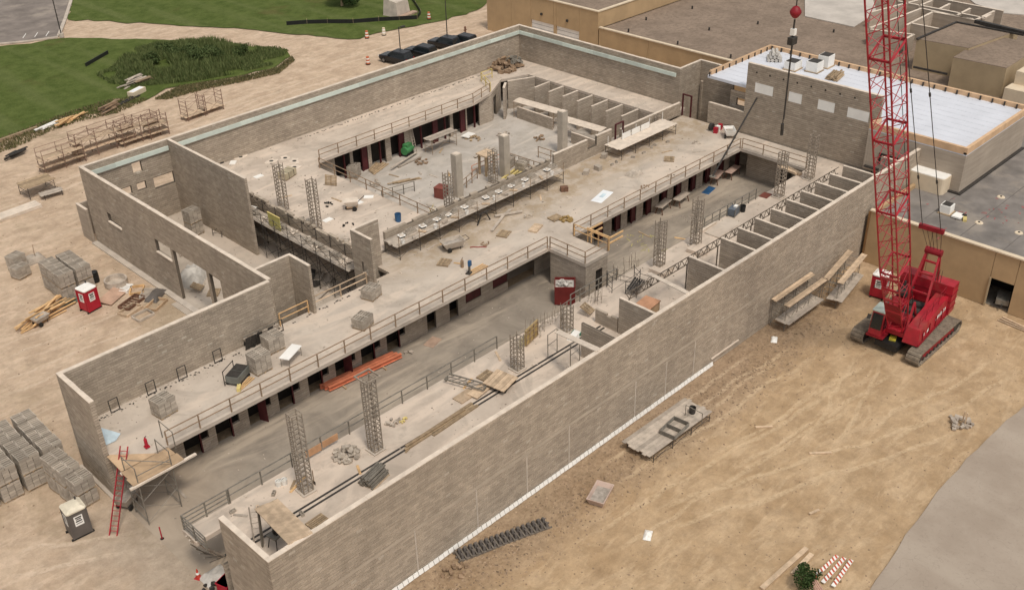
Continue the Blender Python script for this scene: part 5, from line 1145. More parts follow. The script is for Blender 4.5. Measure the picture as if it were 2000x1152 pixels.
t = thing('steel_post', 'thin post with a weight at the foot of the long foam strip wall', 'post', P(432,318,D)); MB().bar((0,0,0),(0,0,2.1),.04).build('shaft', m_rail, t); MB().lathe([(.3,0),(.28,.12)],n=10).build('foot', m_dark, t); bucket('black bucket beside the thin post on the dusty deck', P(441,314,D), m_black, .2, .45)
t = thing('hose_stand', 'bundle of yellow hoses and bars beside the blue barrel', 'hoses', P(845,425,D)); rg = random.Random(2); [MB().bar((rg.uniform(-.6,.6),rg.uniform(-.4,.4),0),(rg.uniform(-.6,.6),rg.uniform(-.4,.4),rg.uniform(.5,1.2)),.03).build('bar', m_yel if k % 2 else m_cage, t) for k in range(10)]
heap('block_heap', 'grey block rubble by the tall cage on the dusty deck', 'rubble', P(640,400,D), .5, 6, m_black, 91, .2, .18)
heap('scrap_pile', 'black scraps near the block rubble on the dusty deck', 'rubble', P(680,440,D), .5, 6, m_black, 92, .2, .16)
for i, (px, py) in enumerate(((505,345),(455,318),(700,395),(720,385),(640,430))):
    t = thing('paper_sheet', 'pale board offcut lying on the dusty deck', 'board offcut', P(px,py,D), i*.8, 'board offcuts on the dusty deck'); MB().box(-.45,-.3,0,.45,.3,.05).build('offcut_body', m_white, t)
heap('trash_pile', 'brown pile of scrap and sheet metal in the far wall corner', 'scrap pile', P(985,132,D), 2.2, 60, m_rail, 71, 1.3, .5)
heap('trash_pile', 'pale scrap metal on top of the brown corner pile', 'scrap pile', P(1002,128,D)+Vector((0,0,.4)), 1.2, 14, m_steel, 72, 1.2, .5)
# second day room
block_stack('wrapped block pallet beside the first dark doorway of the second day room', 690, 322, .03, 6, .6)
t = boards('timber_pile', 'grey planks piled beside the wrapped block pallet', 'timber', P(738,330,.03), .35, [(0,k*.2-.4,.06+.08*(k%3),3.0-.2*k,.22,.08,.03*k) for k in range(6)], m_pallet)
t = boards('plank_pair', 'long planks propped from the green compressor to the floor', 'planks', P(790,318,.03), .28, [(0,0,.35,5.0,.22,.06,0,.03),(.3,-.5,.1,3.5,.25,.1,-.2)], m_greyw)
t = thing('compressor', 'green compressor in front of the dark doorways', 'compressor', P(797,303,.03), .3); MB().bar((-.7,0,.7),(.7,0,.7),.45,14).build('tank', M('machine_green', (.06,.22,.08), .5), t); MB().box(-.5,-.3,1.05,.4,.3,1.4).build('engine', bpy.data.materials['machine_green'], t); [MB().bar((x,s*.3,.2),(x,s*.4,.2),.2,8).build('wheel', m_rub, t) for x in (-.5,.5) for s in (-1,1)]; MB().box(-.6,-.3,.12,.6,.3,.3).build('chassis', m_dark, t)
ladder('pale ladder standing beside the green compressor', P(812,300,.03), P(802,252,2.8), .4, m_greyw)
def table(label, px, py, z, L, W, H, rz, m=None, wall=None):
    t = scaffold(label, P(px,py,z), rz, 1, W, (H,), H, m_rail, m or m_greyw, bay=L, deck_n=3); return t
table('low plank scaffold before the dark doorways of the second day room', 838, 300, .03, 3.6, 1.2, 1.7, .0)
t = thing('sheet_stack', 'white boards stacked on timber beside the plank scaffold', 'board stack', P(915,268,.03), .2); MB().box(-.7,-.5,.2,.7,.5,.3).build('sheets', m_white, t); MB().box(-.5,-.4,0,.5,.4,.2).build('timber_base', m_pallet, t)
table('long plank scaffold in front of the open cell partitions beside the fin', 1012, 225, .03, 6.0, 1.5, 1.9, radians(-86), m_top); 
table('long plank scaffold in front of the open cell partitions beside the pale column', 1100, 262, .03, 5.4, 1.5, 1.9, radians(-86), m_top)
bwall('waist high block stub under the first plank scaffold', (65.0,40.8), (65.0,46.4), .03, 1.4, .2, mat=m_cmu2); bwall('waist high block stub under the second plank scaffold', (63.6,32.6), (63.6,36.6), .03, 1.3, .2, mat=m_cmu2)
t = thing('red_box', 'dark red steel box standing in the second day room', 'steel box', P(862,384,.03), .3); MB().box(-.55,-.5,0,.55,.5,1.1).build('box_body', M('box_red', (.20,.06,.045), .6), t); MB().box(-.58,-.53,1.1,.58,.53,1.14).build('lid', bpy.data.materials['box_red'], t)
m_of = M('orange_frame', (.55,.26,.17), .7)
guardrail('orange guard frame around the stair pit of the second day room', [(50.2,38.6,.03),(54.4,38.6,.03)], m_of, sp=1.0, r=.04); guardrail('steel guardrail from the orange guard frame to the pale column', [(54.8,38.4,.03),(55.2,32.2,.03)], m_rail, sp=2.2, h=1.3); guardrail('brown guardrail beside the block pallets of the second day room', [(58.2,36.6,.03),(58.4,31.2,.03)], m_rail, sp=1.8, h=1.3)
t = thing('stair_form', 'timber stair form standing under the orange guard frame', 'stair form', P(950,345,.03)); [MB().beam((x,y,0),(x,y,2.2),.2,.2).build('post', m_pallet, t) for x in (0,1.1) for y in (0,1.0)]; MB().box(-.2,-.2,2.2,1.4,1.3,2.35).build('top_form', m_wood, t)
for i, (px, py) in enumerate(((1020,314),(992,306))): block_stack(['dark block pallet behind the masons scaffold by the guardrail','dark block pallet beside the pale column behind the scaffold'][i], px, py, .03, 5, .3)
t = boards('timber_pile', 'yellow timbers lying behind the masons scaffold', 'timber', P(1005,345,.03), .2, [(0,k*.4-.6,.1+.05*k,3.4,.2,.15,.02*k) for k in range(4)], m_yel)
t = boards('timber_pile', 'brown timbers piled by the steel post frame', 'timber', P(1150,292,.03), .2, [(0,k*.25-.6,.1+.1*(k%2),2.6,.2,.12,.15*k-.3) for k in range(6)], m_ply)
t = thing('door_frame', 'dark steel door frame standing by the low wall stub', 'door frame', (60.0,27.4,D)); [MB().beam((x,0,0),(x,0,2.2),.14,.14).build('jamb', m_maroon, t) for x in (0,1.2)]; MB().beam((-.05,0,2.25),(1.25,0,2.25),.14,.12).build('head', m_maroon, t)
t = thing('door_frame', 'maroon door frame standing alone before the far corner walls', 'door frame', (71.2,26.2,D)); [MB().beam((0,y,0),(0,y,2.4),.14,.14).build('jamb', m_maroon, t) for y in (0,1.1)]; MB().beam((0,-.05,2.4),(0,1.15,2.4),.14,.14).build('head', m_maroon, t)
rs = scaffold('low plank scaffold with a white board on the far deck by the parapet wall', (57.6,25.6,D), .0, 4, 2.1, (1.1,), 1.1, m_dark, m_top, bay=2.2, deck_n=7)
for k in range(5): MB().bar((k*2.2,.75,1.1),(k*2.2,.75,2.0),.03,5).build('guard_post', m_white, rs)
t = thing('white_board', 'white boards standing along the low plank scaffold', 'board', (59.5,26.1,D+1.15)); [MB().box(k*1.5,-.03,0,k*1.5+1.3,.03,.6).build('board', m_white, t) for k in range(3)]
for i in range(7):
    p = P(1190+i*17, 322-i*8, D); t = thing('loose_block', 'small mortar stained block on the far deck before the right scaffold', 'block', (p.x+random.uniform(-.6,.6),p.y-.6+random.uniform(-.4,.4),D), i, 'stained blocks before the right scaffold'); inst('block_body', hollow_me, t)
# corner room
block_stack('tall double block pallet standing in the corner room', 372, 408, .03, 6, .15, two=True)
tarp_pile('grey tarpaulin heap seen through the wide doorway of the corner room', P(378,545,.03), 3.4, 2.2, 1.4, 4, m_cloth, .7)
for i, (px, py) in enumerate(((368,575),(400,580))): pallet(['pallet leaning in the wide doorway','pallet lying inside the wide doorway'][i], P(px,py,.05)+Vector((.9,0,.35 if i == 0 else 0)), .8, tilt=(.4,.2) if i == 0 else None)
t = thing('blue_machine', 'blue and black pump behind the tarpaulin heap', 'pump', P(360,520,.03)+Vector((1.5,0,0)), .3); MB().box(-.4,-.3,.1,.4,.3,.7).build('motor', m_blue, t); MB().box(-.5,-.4,0,.5,.4,.1).build('base', m_black, t); MB().bar((0,0,.7),(0,0,1.0),.1).build('filter', m_black, t)
heap('rubble_heap', 'rubble behind the tarpaulin heap in the corner room', 'rubble', P(350,505,.03)+Vector((1.5,.5,0)), 1.2, 20, m_greyw, 51, .6, .3)
scaffold('dark frame pile lying on the corner room floor by the wall end', P(425,462,.03), .4, 2, 1.0, (), .7, m_dark, bay=1.2)
heap('scrap_pile', 'dark pipes and scraps under the tall masons scaffold', 'scrap pile', P(590,540,.03), 2.4, 26, m_dark, 52, .8, .5)
t = boards('timber_pile', 'boards lying in the pit below the timber guardrail', 'timber', P(630,560,.03), .6, rnd_boards(8, 2.4, 1.2, 5), m_greyw)
t = thing('annex', 'low block box built against the outer corner of the room wall', 'block box', (15.95,55.15,0)); MB().box(-.2,-.8,0,.0,1.2,3.4).build('front_wall', m_cmu2, t); MB().box(.0,1.0,0,.9,1.2,3.4).build('side_wall', m_cmu2, t); MB().box(-.22,-.82,3.41,.02,1.22,3.5).build('top_plate', m_top, t)

for i in range(16):
    rgx = random.Random(200+i); x = 30+i*1.22; t = thing(('bucket','tool_box','timber_offcut')[i % 3], ('white pail on the long masons scaffold','low grey tool box on the long masons scaffold','short wooden offcut on the long masons scaffold')[i % 3], ('bucket','tool box','timber')[i % 3], (x,25.55+rgx.uniform(-.2,.3),D+1.28), rgx.uniform(0,3), ('white pails','tool boxes','wooden offcuts')[i % 3]+' on the long scaffold')
    if i % 3 == 0: MB().lathe([(.14,0),(.17,.36),(.15,.36),(.12,.05)],n=10).build('pail', m_white, t)
    elif i % 3 == 1: MB().box(-.3,-.12,0,.3,.12,.2).build('box', m_greyw, t)
    else: MB().cb((0,0,.08),(.7,.22,.1)).build('offcut', m_wood, t)
for i in range(8):
    rgx = random.Random(300+i); heap('block_heap', 'loose blocks and mortar crumbs on the tall masons scaffold', 'rubble', (26.0,28.2+i*1.95,3.5), .55, 8, m_blk if i % 2 else m_top, 300+i, .3, .24, group='loose blocks on the tall scaffold')

guardrail('brown rail frame between the pale columns behind the masons scaffold', [(46.6,36.4,.03),(50.0,37.6,.03)], m_rail, sp=1.2, h=1.2)
guardrail('grey pipe rail standing loose on the second day room floor', [(40.0,41.0,.03),(43.6,40.2,.03)], m_steel, sp=1.2, h=1.1)
for i, (x, y) in enumerate(((39.5,45.0),(42.2,44.6),(48.8,45.2),(57.0,45.6),(60.2,43.8),(62.0,40.2),(40.2,33.2),(43.8,31.4),(56.6,33.6))):
    heap('scrap_pile', ['boards and scraps below the guardrail of the far doorways','wood scraps near the wrapped block pallet','scraps under the low plank scaffold','scraps beside the white board stack','grey rubble near the tall fin','grey rubble beside the first plank scaffold','scraps on the floor near the red box','dark scraps behind the masons wall','scraps between the guardrails by the dark block pallets'][i], 'scrap pile', (x,y,.03), .8, 10, (m_pallet,m_greyw,m_rail)[i % 3], 400+i, .3, .26)
for i, (x, y, rz) in enumerate(((38.2,43.2,.3),(44.5,42.6,-.4),(55.2,42.0,.2))):
    boards('timber_pile', ['long grey planks dropped along the guardrail of the second day room','crossed planks in the middle of the second day room floor','short planks near the first plank scaffold'][i], 'timber', (x,y,.03), rz, rnd_boards(5, 3.0, .5, 420+i, .22, .06), m_greyw if i != 1 else m_pallet)
# ======================= LEFT YARD =======================
A_ = 'double block pallet in the cluster outside the open end'
for i, x in enumerate((-1.5,-3.08,-4.66,-6.24)):
    for j, y in enumerate((28.75,27.42,26.09,24.76)):
        if (i, j) in ((3,0),): continue
        block_stack('double stacked grey block pallet in the large cluster outside the left wall end', 0, 0, 0, 6, random.uniform(-.04,.04), two=True, group='block pallets of the large cluster', xy=(x+random.uniform(-.05,.05), y+random.uniform(-.04,.04)))
for i, (px, py) in enumerate(((104,889),(126,906),(153,928))):
    block_stack(['double block pallet between the large cluster and the wall end','double block pallet in the middle of the row of three','double block pallet behind the grey portable toilet'][i], px, py, 0, 6 if i < 2 else 5, .1, two=True)
for x in (9.5,11.08):
    for y in (46.3,47.65,49.0):
        block_stack('double block pallet in the square cluster behind the red portable toilet', 0, 0, 0, 6, .05+random.uniform(-.05,.05), two=True, group='block pallets by the red portable toilet', xy=(x,y))
block_stack('small block pallet apart beside the bag with a shovel', 28, 497, 0, 7, .3, two=False)
block_stack('second small block pallet in front of the lone one', 36, 518, 0, 5, .3)
tarp_pile('grey sand bag heap with a shovel stuck in it', P(68,508,0), 1.8, 1.5, .7, 9, m_greyw); t = thing('shovel', 'shovel stuck upright in the sand bag heap', 'shovel', P(68,500,.5)); MB().bar((0,0,0),(.1,.1,1.1),.03).build('shaft', m_rail, t); MB().box(-.1,-.02,-.2,.1,.02,.05).build('blade', m_dark, t)
t = porta('red portable toilet with white roof beside the block pallets', P(178,603,0), radians(12), m_redp, m_white)
t = porta('grey portable toilet with cream roof outside the open end', P(157,1038,0), radians(-4), m_grey, M('cream_plastic', (.70,.63,.50), .6))
t = thing('drum', 'black tall drum standing beside the block pallets', 'drum', P(188,550,0)); MB().lathe([(.3,0),(.32,.05),(.32,1.0),(.28,1.05)],n=14).build('drum_body', m_black, t); MB().lathe([(.34,.5),(.34,.56)],n=14).build('hoop', m_dark, t)
t = thing('pit_ring', 'round grey concrete ring lying by the corner room wall', 'concrete ring', P(228,556,0)); MB().lathe([(.95,0),(1.0,.1),(1.0,.6),(.85,.6),(.8,.2)],n=20).build('ring', m_greyw, t); MB().lathe([(.8,.0),(.8,.19)],n=20).build('fill', m_mortar, t)
t = thing('plywood_sheet', 'pink plywood sheet leaning beside the red portable toilet', 'plywood sheet', P(220,582,0), .5); MB().cb((0,0,.2),(2.4,1.4,.05),0,.12).build('sheet_body', M('pink_sheet', (.50,.33,.24), .8), t)
for i, (px, py, rz, m, L) in enumerate(((243,565,.3,m_white,1.2),(268,568,.7,m_wood2,1.3),(290,575,.5,m_greyw,1.4),(258,592,.1,m_rust,2.2),(305,596,.2,m_ply,1.8),(255,607,.0,m_wood,1.8),(280,618,-.2,m_greyw,1.5))):
    lab = ['white slatted crate by the concrete ring','orange wood frame by the concrete ring','tan board by the corner room footing','long brown form box in front of the wide doorway','open timber frame beside the brown form box','pale boards in front of the brown form box','thin pale boards on the dirt before the doorway'][i]
    t = thing('form_box', lab, 'timber form', P(px,py,0), rz+.3)
    for s in (-1,1): MB().box(-L/2,s*.55-.05,0,L/2,s*.55+.05,.22).build('side_board', m, t); MB().box(s*L/2-.05,-.5,0,s*L/2+.05,.5,.22).build('end_board', m, t)
    if i in (0,3,2): [MB().box(-L/2+.1+k*L/6,-.5,.02,-L/2+.1+k*L/6+.12,.5,.12).build('slat', m, t) for k in range(6)]
tarp_pile('dark bundled netting by the corner room footing', P(305,578,0), 2.2, 1.2, .5, 13, m_grey, .6, cat='netting', name='netting_bundle')
t = boards('lumber_pile', 'spread of orange boards lying on the dirt beside the red portable toilet', 'lumber pile', P(92,615,0), .35, rnd_boards(22, 4.2, 1.1, 3, .2, .05), m_wood2)
t = tub('grey wheelbarrow standing before the orange boards', P(82,632,0), .3, 1.4, .8, .4, .35, m_greyw, cat='wheelbarrow')
bundle('pipe_bundle', 'bundle of green grey pipes behind the orange boards', 'pipes', 115, 597, 0, 3.6, 5, .1, M('pipe_green', (.14,.17,.14), .6), -.15, wd=.8)
t = boards('plank_stack', 'stack of long pale planks at the edge of the dirt yard', 'plank stack', P(28,418,0), .02, [(0,(k%3-1)*.5,.08+.16*(k//3),5.2,.46,.14,.01*k) for k in range(6)], m_top)
scaffold('low scaffold table with a brown sheet beside the outer corner', P(50,385,0), .05, 1, 2.2, (1.3,), 1.3, m_dark, m_pallet, bay=2.8)
scaffold('tilted scaffold frames lying below the low scaffold table', P(85,388,0), -.1, 1, 1.2, (.5,), .6, m_dark, m_greyw, bay=1.8)
m_rust2 = M('scaffold_brown', (.20,.125,.095), .8, .25, 3)
for i, (px, py, b, rz, H, zs) in enumerate(((85,338,2,.04,1.9,(.7,1.6)),(150,312,3,.04,2.9,(.9,2.0)),(238,285,2,.04,2.9,(.5,1.8)),(290,270,1,.0,2.7,(.6,1.5)))):
    scaffold(['scaffold behind the outer corner, at the end of its row','scaffold with long planks behind the room wall','scaffold with upper plank behind the room wall','short scaffold with a pink board where the foam strip starts'][i], P(px,py,0), rz, b, 1.5, zs, H, m_rust2, m_wood, bay=2.3, rail=True, tr_=.045, group='scaffolds behind the corner room')
for i, (px, py) in enumerate(((362,235),(398,222))):
    scaffold(['bare scaffold frame behind the long foam strip wall','second bare scaffold frame with a post behind the long wall'][i], P(px,py,0), .06, 1, 1.5, (.5,), 2.6, m_rust2, m_wood, bay=2.4, tr_=.045)
for i, (px, py, n_, r, m) in enumerate(((262,165,14,1.4,m_greyw),(285,160,10,1.2,m_pallet),(215,215,12,1.6,m_rail),(130,240,8,1.0,m_wood2),(150,230,6,.9,m_wood2),(90,250,5,.7,m_white),(40,300,8,1.5,m_dark))):
    p = P(px,py,.08); t = boards('board_pile', ['grey boards and frames piled at the weed edge','brown boards piled at the weed edge','dark planks dropped beside the dirt track','orange boards at the lawn edge','small orange board stack at the lawn edge','white boards at the lawn edge','dark planks at the lawn corner'][i], 'board pile', p, .3, rnd_boards(n_, 2.6, r*.7, 100+i, .25, .1), m)
t = thing('white_crate', 'cream crate at the weed edge beside grey boards', 'crate', P(268,184,.05), .4); MB().box(-1.2,-.5,0,1.2,.5,.6).build('crate_body', m_cream, t); MB().box(-1.0,-.35,.6,1.0,.35,.64).build('lid', m_plastic, t)
t = boards('pipe_pair', 'two dark pipes lying beside the scaffolds on the dirt track', 'pipes', P(238,205,.05), .35, [(0,0,.1,6.5,.22,.2,0),(.4,.35,.1,5.5,.2,.2,.05)], m_dark)
t = boards('silt_fence_roll', 'black silt fence strip lying across the lawn', 'silt fence', P(190,118,.08), .55, [(0,0,.25,5.6,.1,.5,0)], m_black)
t = boards('dark_plank', 'long dark timber lying at the lawn corner', 'timber', P(20,270,.08), .15, [(0,0,.15,7.,.3,.3,0)], m_pallet)
sf = thing('silt_fence', 'low black silt fence along the far lawn edge', 'silt fence', P(520,46,.08)); prev = None; o = P(520,46,.08)
for q in ((560,50),(600,47),(640,46),(690,46),(740,42),(780,40),(815,38),(822,28),(812,12),(800,-6)):
    p = P(*q,.08)
    if prev is not None: MB().beam(prev-o+Vector((0,0,.3)), p-o+Vector((0,0,.3)), .05, .6).build('fence_fabric', m_black, sf); MB().bar(p-o,p-o+Vector((0,0,.8)),.04).build('stake', m_pallet, sf)
    prev = p
# ---- cars, poles, barrels ----
m_car = M('car_black', (.012,.013,.015), .25, .1, 1, spec=.5); m_chrome = M('car_trim', (.25,.25,.25), .3, .1, 1, metal=.6); m_tail = M('tail_light', (.3,.01,.01), .3)
def suv(label, p, rz, group):
    t = thing('parked_car', label, 'car', p, rz, group); L, W = 4.9, 1.95
    sec = [(-L/2,.55,.95,.85),(-L/2+.15,.45,1.05,.95),(-1.2,.35,1.08,1.),(.2,.35,1.1,1.),(1.2,.35,1.08,1.),(L/2-.25,.4,.98,.95),(L/2,.55,.9,.85)]
    mb = MB()
    for x, z0, z1, k in sec: mb.v += [(x,-W/2*k,z0),(x,W/2*k,z0),(x,W/2*k,z1-.12),(x,W/2*k*.93,z1),(x,-W/2*k*.93,z1),(x,-W/2*k,z1-.12)]
    for i in range(len(sec)-1): mb.f += [(i*6+j,i*6+(j+1)%6,(i+1)*6+(j+1)%6,(i+1)*6+j) for j in range(6)]
    mb.f += [tuple(range(5,-1,-1)), tuple(range(len(sec)*6-6,len(sec)*6))]; mb.build('body', m_car, t)
    w2 = W/2
    MB().hexa([(-2.25,-w2*.9,1.06),(1.0,-w2*.9,1.06),(1.0,w2*.9,1.06),(-2.25,w2*.9,1.06)],[(-2.0,-w2*.76,1.62),(.25,-w2*.76,1.66),(.25,w2*.76,1.66),(-2.0,w2*.76,1.62)]).build('window_band', m_glass, t)
    MB().hexa([(-2.05,-w2*.77,1.60),(.3,-w2*.77,1.64),(.3,w2*.77,1.64),(-2.05,w2*.77,1.60)],[(-1.9,-w2*.7,1.76),(.1,-w2*.7,1.78),(.1,w2*.7,1.78),(-1.9,w2*.7,1.76)]).build('roof', m_car, t)
    for x in (-1.5,1.5):
        for s in (-1,1): w_ = MB().bar((x,s*(w2-.22),.36),(x,s*(w2+.01),.36),.36,14).build('wheel', m_rub, t); MB().bar((x,s*(w2+.011),.36),(x,s*(w2+.02),.36),.2,10).build('hub_cap', m_chrome, w_)
    for s in (-1,1): MB().box(L/2-.08,s*.72-.2,.72,L/2+.01,s*.72+.2,.9).build('headlight', m_white, t); MB().box(-L/2-.01,s*.76-.12,.75,-L/2+.05,s*.76+.12,1.0).build('tail_light', m_tail, t); MB().box(.55,s*(w2+.0),1.05,.75,s*(w2+.18),1.2).build('mirror', m_car, t)
    MB().box(L/2-.05,-.5,.6,L/2+.015,.5,.8).build('grille', m_chrome, t)
    return t
for i, (px, py) in enumerate(((774,112),(822,101),(868,84),(902,80))):
    suv(['black parked car at the end of its row, beside the orange barrel','second black parked car in the row behind the block wall','third black parked car in the row, below the tall lamp pole','black parked car closest to the tan garage building'][i], P(px,py,.75)-Vector((0,0,.75)), radians(100), 'cars parked behind the block wall')
def lamp_pole(label, base, h, r=.09, arm=1.0):
    t = thing('lamp_pole', label, 'lamp pole', base); MB().bar((0,0,.5),(0,0,h),r,8,r*.7).build('pole', m_dark, t); MB().lathe([(.35,0),(.35,.6),(.2,.62)],n=12).build('footing', m_conc, t); MB().bar((0,0,h-.1),(arm,-.3,h),.05).build('arm', m_dark, t); MB().cb((arm,-.3,h),(.7,.35,.14)).build('lamp_head', m_dark, t)
lamp_pole('tall dark lamp pole at the car park corner', P(121,73,.08), 12)
lamp_pole('dark lamp pole rising beside the first black car', P(783,112,0), 4.2, .08, .5); lamp_pole('dark lamp pole rising behind the third black car', P(874,82,0), 6.2, .08, .3)
m_bo = M('barrel_orange', (.50,.14,.06), .6)
def barrel(label, p, m, group='traffic barrels'):
    t = thing('traffic_barrel', label, 'traffic barrel', p, 0, group); MB().lathe([(.34,.0),(.36,.08),(.3,.1)],n=12).build('base', m_black, t)
    for k, c in enumerate((m,m_white,m,m_white,m)): MB().lathe([(.29-.02*k,.1+k*.2),(.28-.02*k,.29+k*.2)],n=12).build('band', c, t)
barrel('orange striped barrel at the lawn edge beside the white barrel', P(717,75,0), m_bo); barrel('pale barrel at the lawn edge beside the orange striped one', P(750,69,0), m_cream); barrel('orange striped barrel on the dirt beside the first black car', P(719,126,0), m_bo); barrel('orange striped barrel on the far lawn near the silt fence', P(838,38,.08), m_bo)
t = thing('hydrant', 'rust brown hydrant post beside the row of cars', 'hydrant', P(909,68,0)); MB().lathe([(.2,0),(.2,.08),(.13,.1),(.13,.9),(.18,.95),(.14,1.15),(.04,1.25)],n=12).build('barrel', m_rust, t); MB().bar((-.28,0,.7),(.28,0,.7),.08,8).build('nozzle', m_rust, t)
t = thing('stone_monument', 'pale stepped stone block on the far lawn by the tree', 'stone block', P(775,28,.08), .2); MB().hexa([(-1.6,-1.4,0),(1.6,-1.4,0),(1.6,1.4,0),(-1.6,1.4,0)],[(-1.4,-1.2,2.2),(1.4,-1.2,2.2),(1.4,1.2,2.6),(-1.4,1.2,2.6)]).build('block', m_conc, t); MB().box(-2.2,-2.4,-.05,2.2,-1.45,.25).build('step', M('monument_step', (.40,.29,.22), .9), t)
# ---- vegetation ----
def leaf_mat(name, a, b):
    n = N(name); r = n.n('ShaderNodeNewGeometry').outputs['Random Per Island']; c = n.mix(r, (*a,1), (*b,1)); return n.out(c, .7, 0, .15)
m_weed = leaf_mat('weed_leaf', (.06,.09,.026), (.18,.205,.08)); m_leaf = leaf_mat('tree_leaf', (.018,.038,.010), (.055,.085,.025)); m_dry = leaf_mat('dry_grass', (.07,.085,.03), (.24,.19,.10)); m_grass = leaf_mat('grass_blade', (.035,.06,.015), (.085,.11,.035))
m_leaf2 = leaf_mat('bush_leaf', (.035,.06,.018), (.11,.14,.05))
def foliage(c, rx, ry, rz_, n_, s, m, seed, parent, name='crown'):
    rg = random.Random(seed); mb = MB(); lobes = [(Vector((rg.uniform(-.6,.6)*rx,rg.uniform(-.6,.6)*ry,rg.uniform(-.5,.7)*rz_)), rg.uniform(.35,.6)) for _ in range(9)]
    for i in range(n_):
        lc, lr = rg.choice(lobes); d = Vector((rg.gauss(0,1),rg.gauss(0,1),rg.gauss(0,1))).normalized()*(rg.random()**.35)*lr
        p = Vector(c)+lc+Vector((d.x*rx,d.y*ry,d.z*rz_)); u = Vector((rg.uniform(-1,1),rg.uniform(-1,1),rg.uniform(-.5,.5))).normalized()*s*rg.uniform(.6,1.3); v = Vector((rg.uniform(-1,1),rg.uniform(-1,1),rg.uniform(-.6,.6))).cross(u).normalized()*s*.6
        mb.add([p-u,p+v,p+u,p-v],[(0,1,2,3)])
    return mb.build(name, m, parent)
def inpoly(x, y, poly):
    c = False; n_ = len(poly)
    for i in range(n_):
        x0, y0 = poly[i]; x1, y1 = poly[i-1]
        if (y0 > y) != (y1 > y) and x < (x1-x0)*(y-y0)/(y1-y0)+x0: c = not c
    return c
def blades(name, poly, n_, hmin, hmax, m, seed, wd=.12, hfun=None, z=.05):
    rg = random.Random(seed); mb = MB(); xs = [q[0] for q in poly]; ys_ = [q[1] for q in poly]; k = 0
    while k < n_:
        x, y = rg.uniform(min(xs),max(xs)), rg.uniform(min(ys_),max(ys_))
        if not inpoly(x, y, poly) or (hfun and mnoise.noise((x*.25,y*.25,9)) < -.28): continue
        k += 1; h = rg.uniform(hmin,hmax)*(hfun(x,y) if hfun else 1); a = rg.uniform(0,pi); w_ = wd*rg.uniform(.5,1.3); lx, ly = rg.uniform(-.35,.35)*h, rg.uniform(-.35,.35)*h; dx, dy = cos(a)*w_, sin(a)*w_
        mb.add([(x-dx,y-dy,z),(x+dx,y+dy,z),(x+dx*.8+lx*.5,y+dy*.8+ly*.5,z+h*.6),(x-dx*.8+lx*.5,y-dy*.8+ly*.5,z+h*.6),(x+lx,y+ly,z+h)],[(0,1,2,3),(3,2,4)])
    return struct(mb.build(name, m), 'stuff')
WP = gp((190,150),(235,122),(262,98),(300,86),(350,82),(410,84),(470,90),(530,94),(564,100),(566,110),(530,130),(460,146),(400,158),(330,166),(260,172),(215,165))
cx, cy = P(370,120)[:2]
def wh(x, y): return max(.12, .4+.85*max(0, 1-((x-cx)**2+(y-cy)**2)/110)+.55*mnoise.noise((x*.35,y*.35,2)))
blades('tall_weeds', WP, 30000, .35, 1.35, m_weed, 5, .055, wh)
for i_, (px, py, r_) in enumerate(((352,112,2.2),(378,122,2.4),(405,116,1.8),(330,108,1.6),(430,118,1.5),(300,128,1.2),(470,112,1.2))):
    sb = thing('wild_bush', 'dense wild bush in the tall weed patch by the dirt track', 'bush', P(px,py,.05), 0, 'wild bushes in the weed patch'); MB().bar((0,0,0),(.1,0,.9),.06,6,.02).build('stem', m_pallet, sb); foliage((0,0,.9),r_,r_,.9,1500,.13,m_leaf2,40+i_,sb,'foliage')
blades('dry_grass', gp((300,196),(350,170),(420,160),(480,150),(540,135),(570,112),(576,120),(545,145),(470,162),(400,176),(330,195)), 5000, .1, .35, m_dry, 6, .07)
blades('dry_grass', gp((0,272),(60,250),(120,226),(200,200),(260,190),(290,196),(230,222),(150,240),(90,262),(30,290),(0,300)), 3600, .1, .35, m_dry, 8, .07)
t = thing('tree', 'dark leafy tree on the far lawn beside the stone block', 'tree', P(668,12,.08)); MB().bar((0,0,0),(.2,.1,2.4),.22,8,.12).build('trunk', m_pallet, t); foliage((.2,.1,2.6),3.0,3.0,2.2,7000,.17,m_leaf,3,t)
t = thing('shrub', 'green leafy shrub growing beside the striped barricade boards', 'shrub', P(1568,1140,0)); MB().bar((0,0,0),(.05,0,.7),.05,6,.02).build('stem', m_pallet, t); foliage((0,0,.6),1.0,.8,.55,1800,.07,m_leaf,4,t,'foliage')
# ======================= RIGHT YARD =======================
def tower(label, p, rz):
    t = scaffold(label, p, rz, 3, 1.25, (), 2.45, m_steel, m_greyw, bay=1.75, deck_n=4)
    for y in (.45,-.75): planks('plank', t, (-.2,y,2.5), (5.6,y,2.5), 2, .25, .05, m_wood)
    planks('plank', t, (-.4,-.55,.95), (4.9,-.55,.95), 5, .25, .05, m_greyw)
    return t
tower('two level plank scaffold along the front wall, with the low board deck beyond', (46.5,-.85,0), .0)
tower('two level plank scaffold angled off the front wall close to the red portable toilet', (52.2,-2.1,0), .17)
porta('red portable toilet with white roof standing behind the crane boom', P(1716,577,0), radians(8), m_redp, m_white)
sc = scaffold('wide low scaffold deck of pale boards on the dirt beside the front wall', (26.75,-2.75,0), -.02, 3, 2.3, (), .62, m_dark, m_greyw, bay=2.05)
planks('plank', sc, (-.4,.1,.68), (6.5,.1,.68), 8, .29, .05, m_greyw); 
fp = thing('frame_stack', 'stack of flat scaffold frames on the low board deck', 'scaffold frames', P(1300,852,.71), .1)
for k in range(5):
    z = .05+k*.07; MB().bar((0,-.7,z),(1.9,-.7,z),.03).bar((0,.5,z),(1.9,.5,z),.03).bar((0,-.7,z),(0,.5,z),.03).bar((1.9,-.7,z),(1.9,.5,z),.03).bar((.9,-.7,z),(.9,.5,z),.03).build('frame', m_steel, fp)
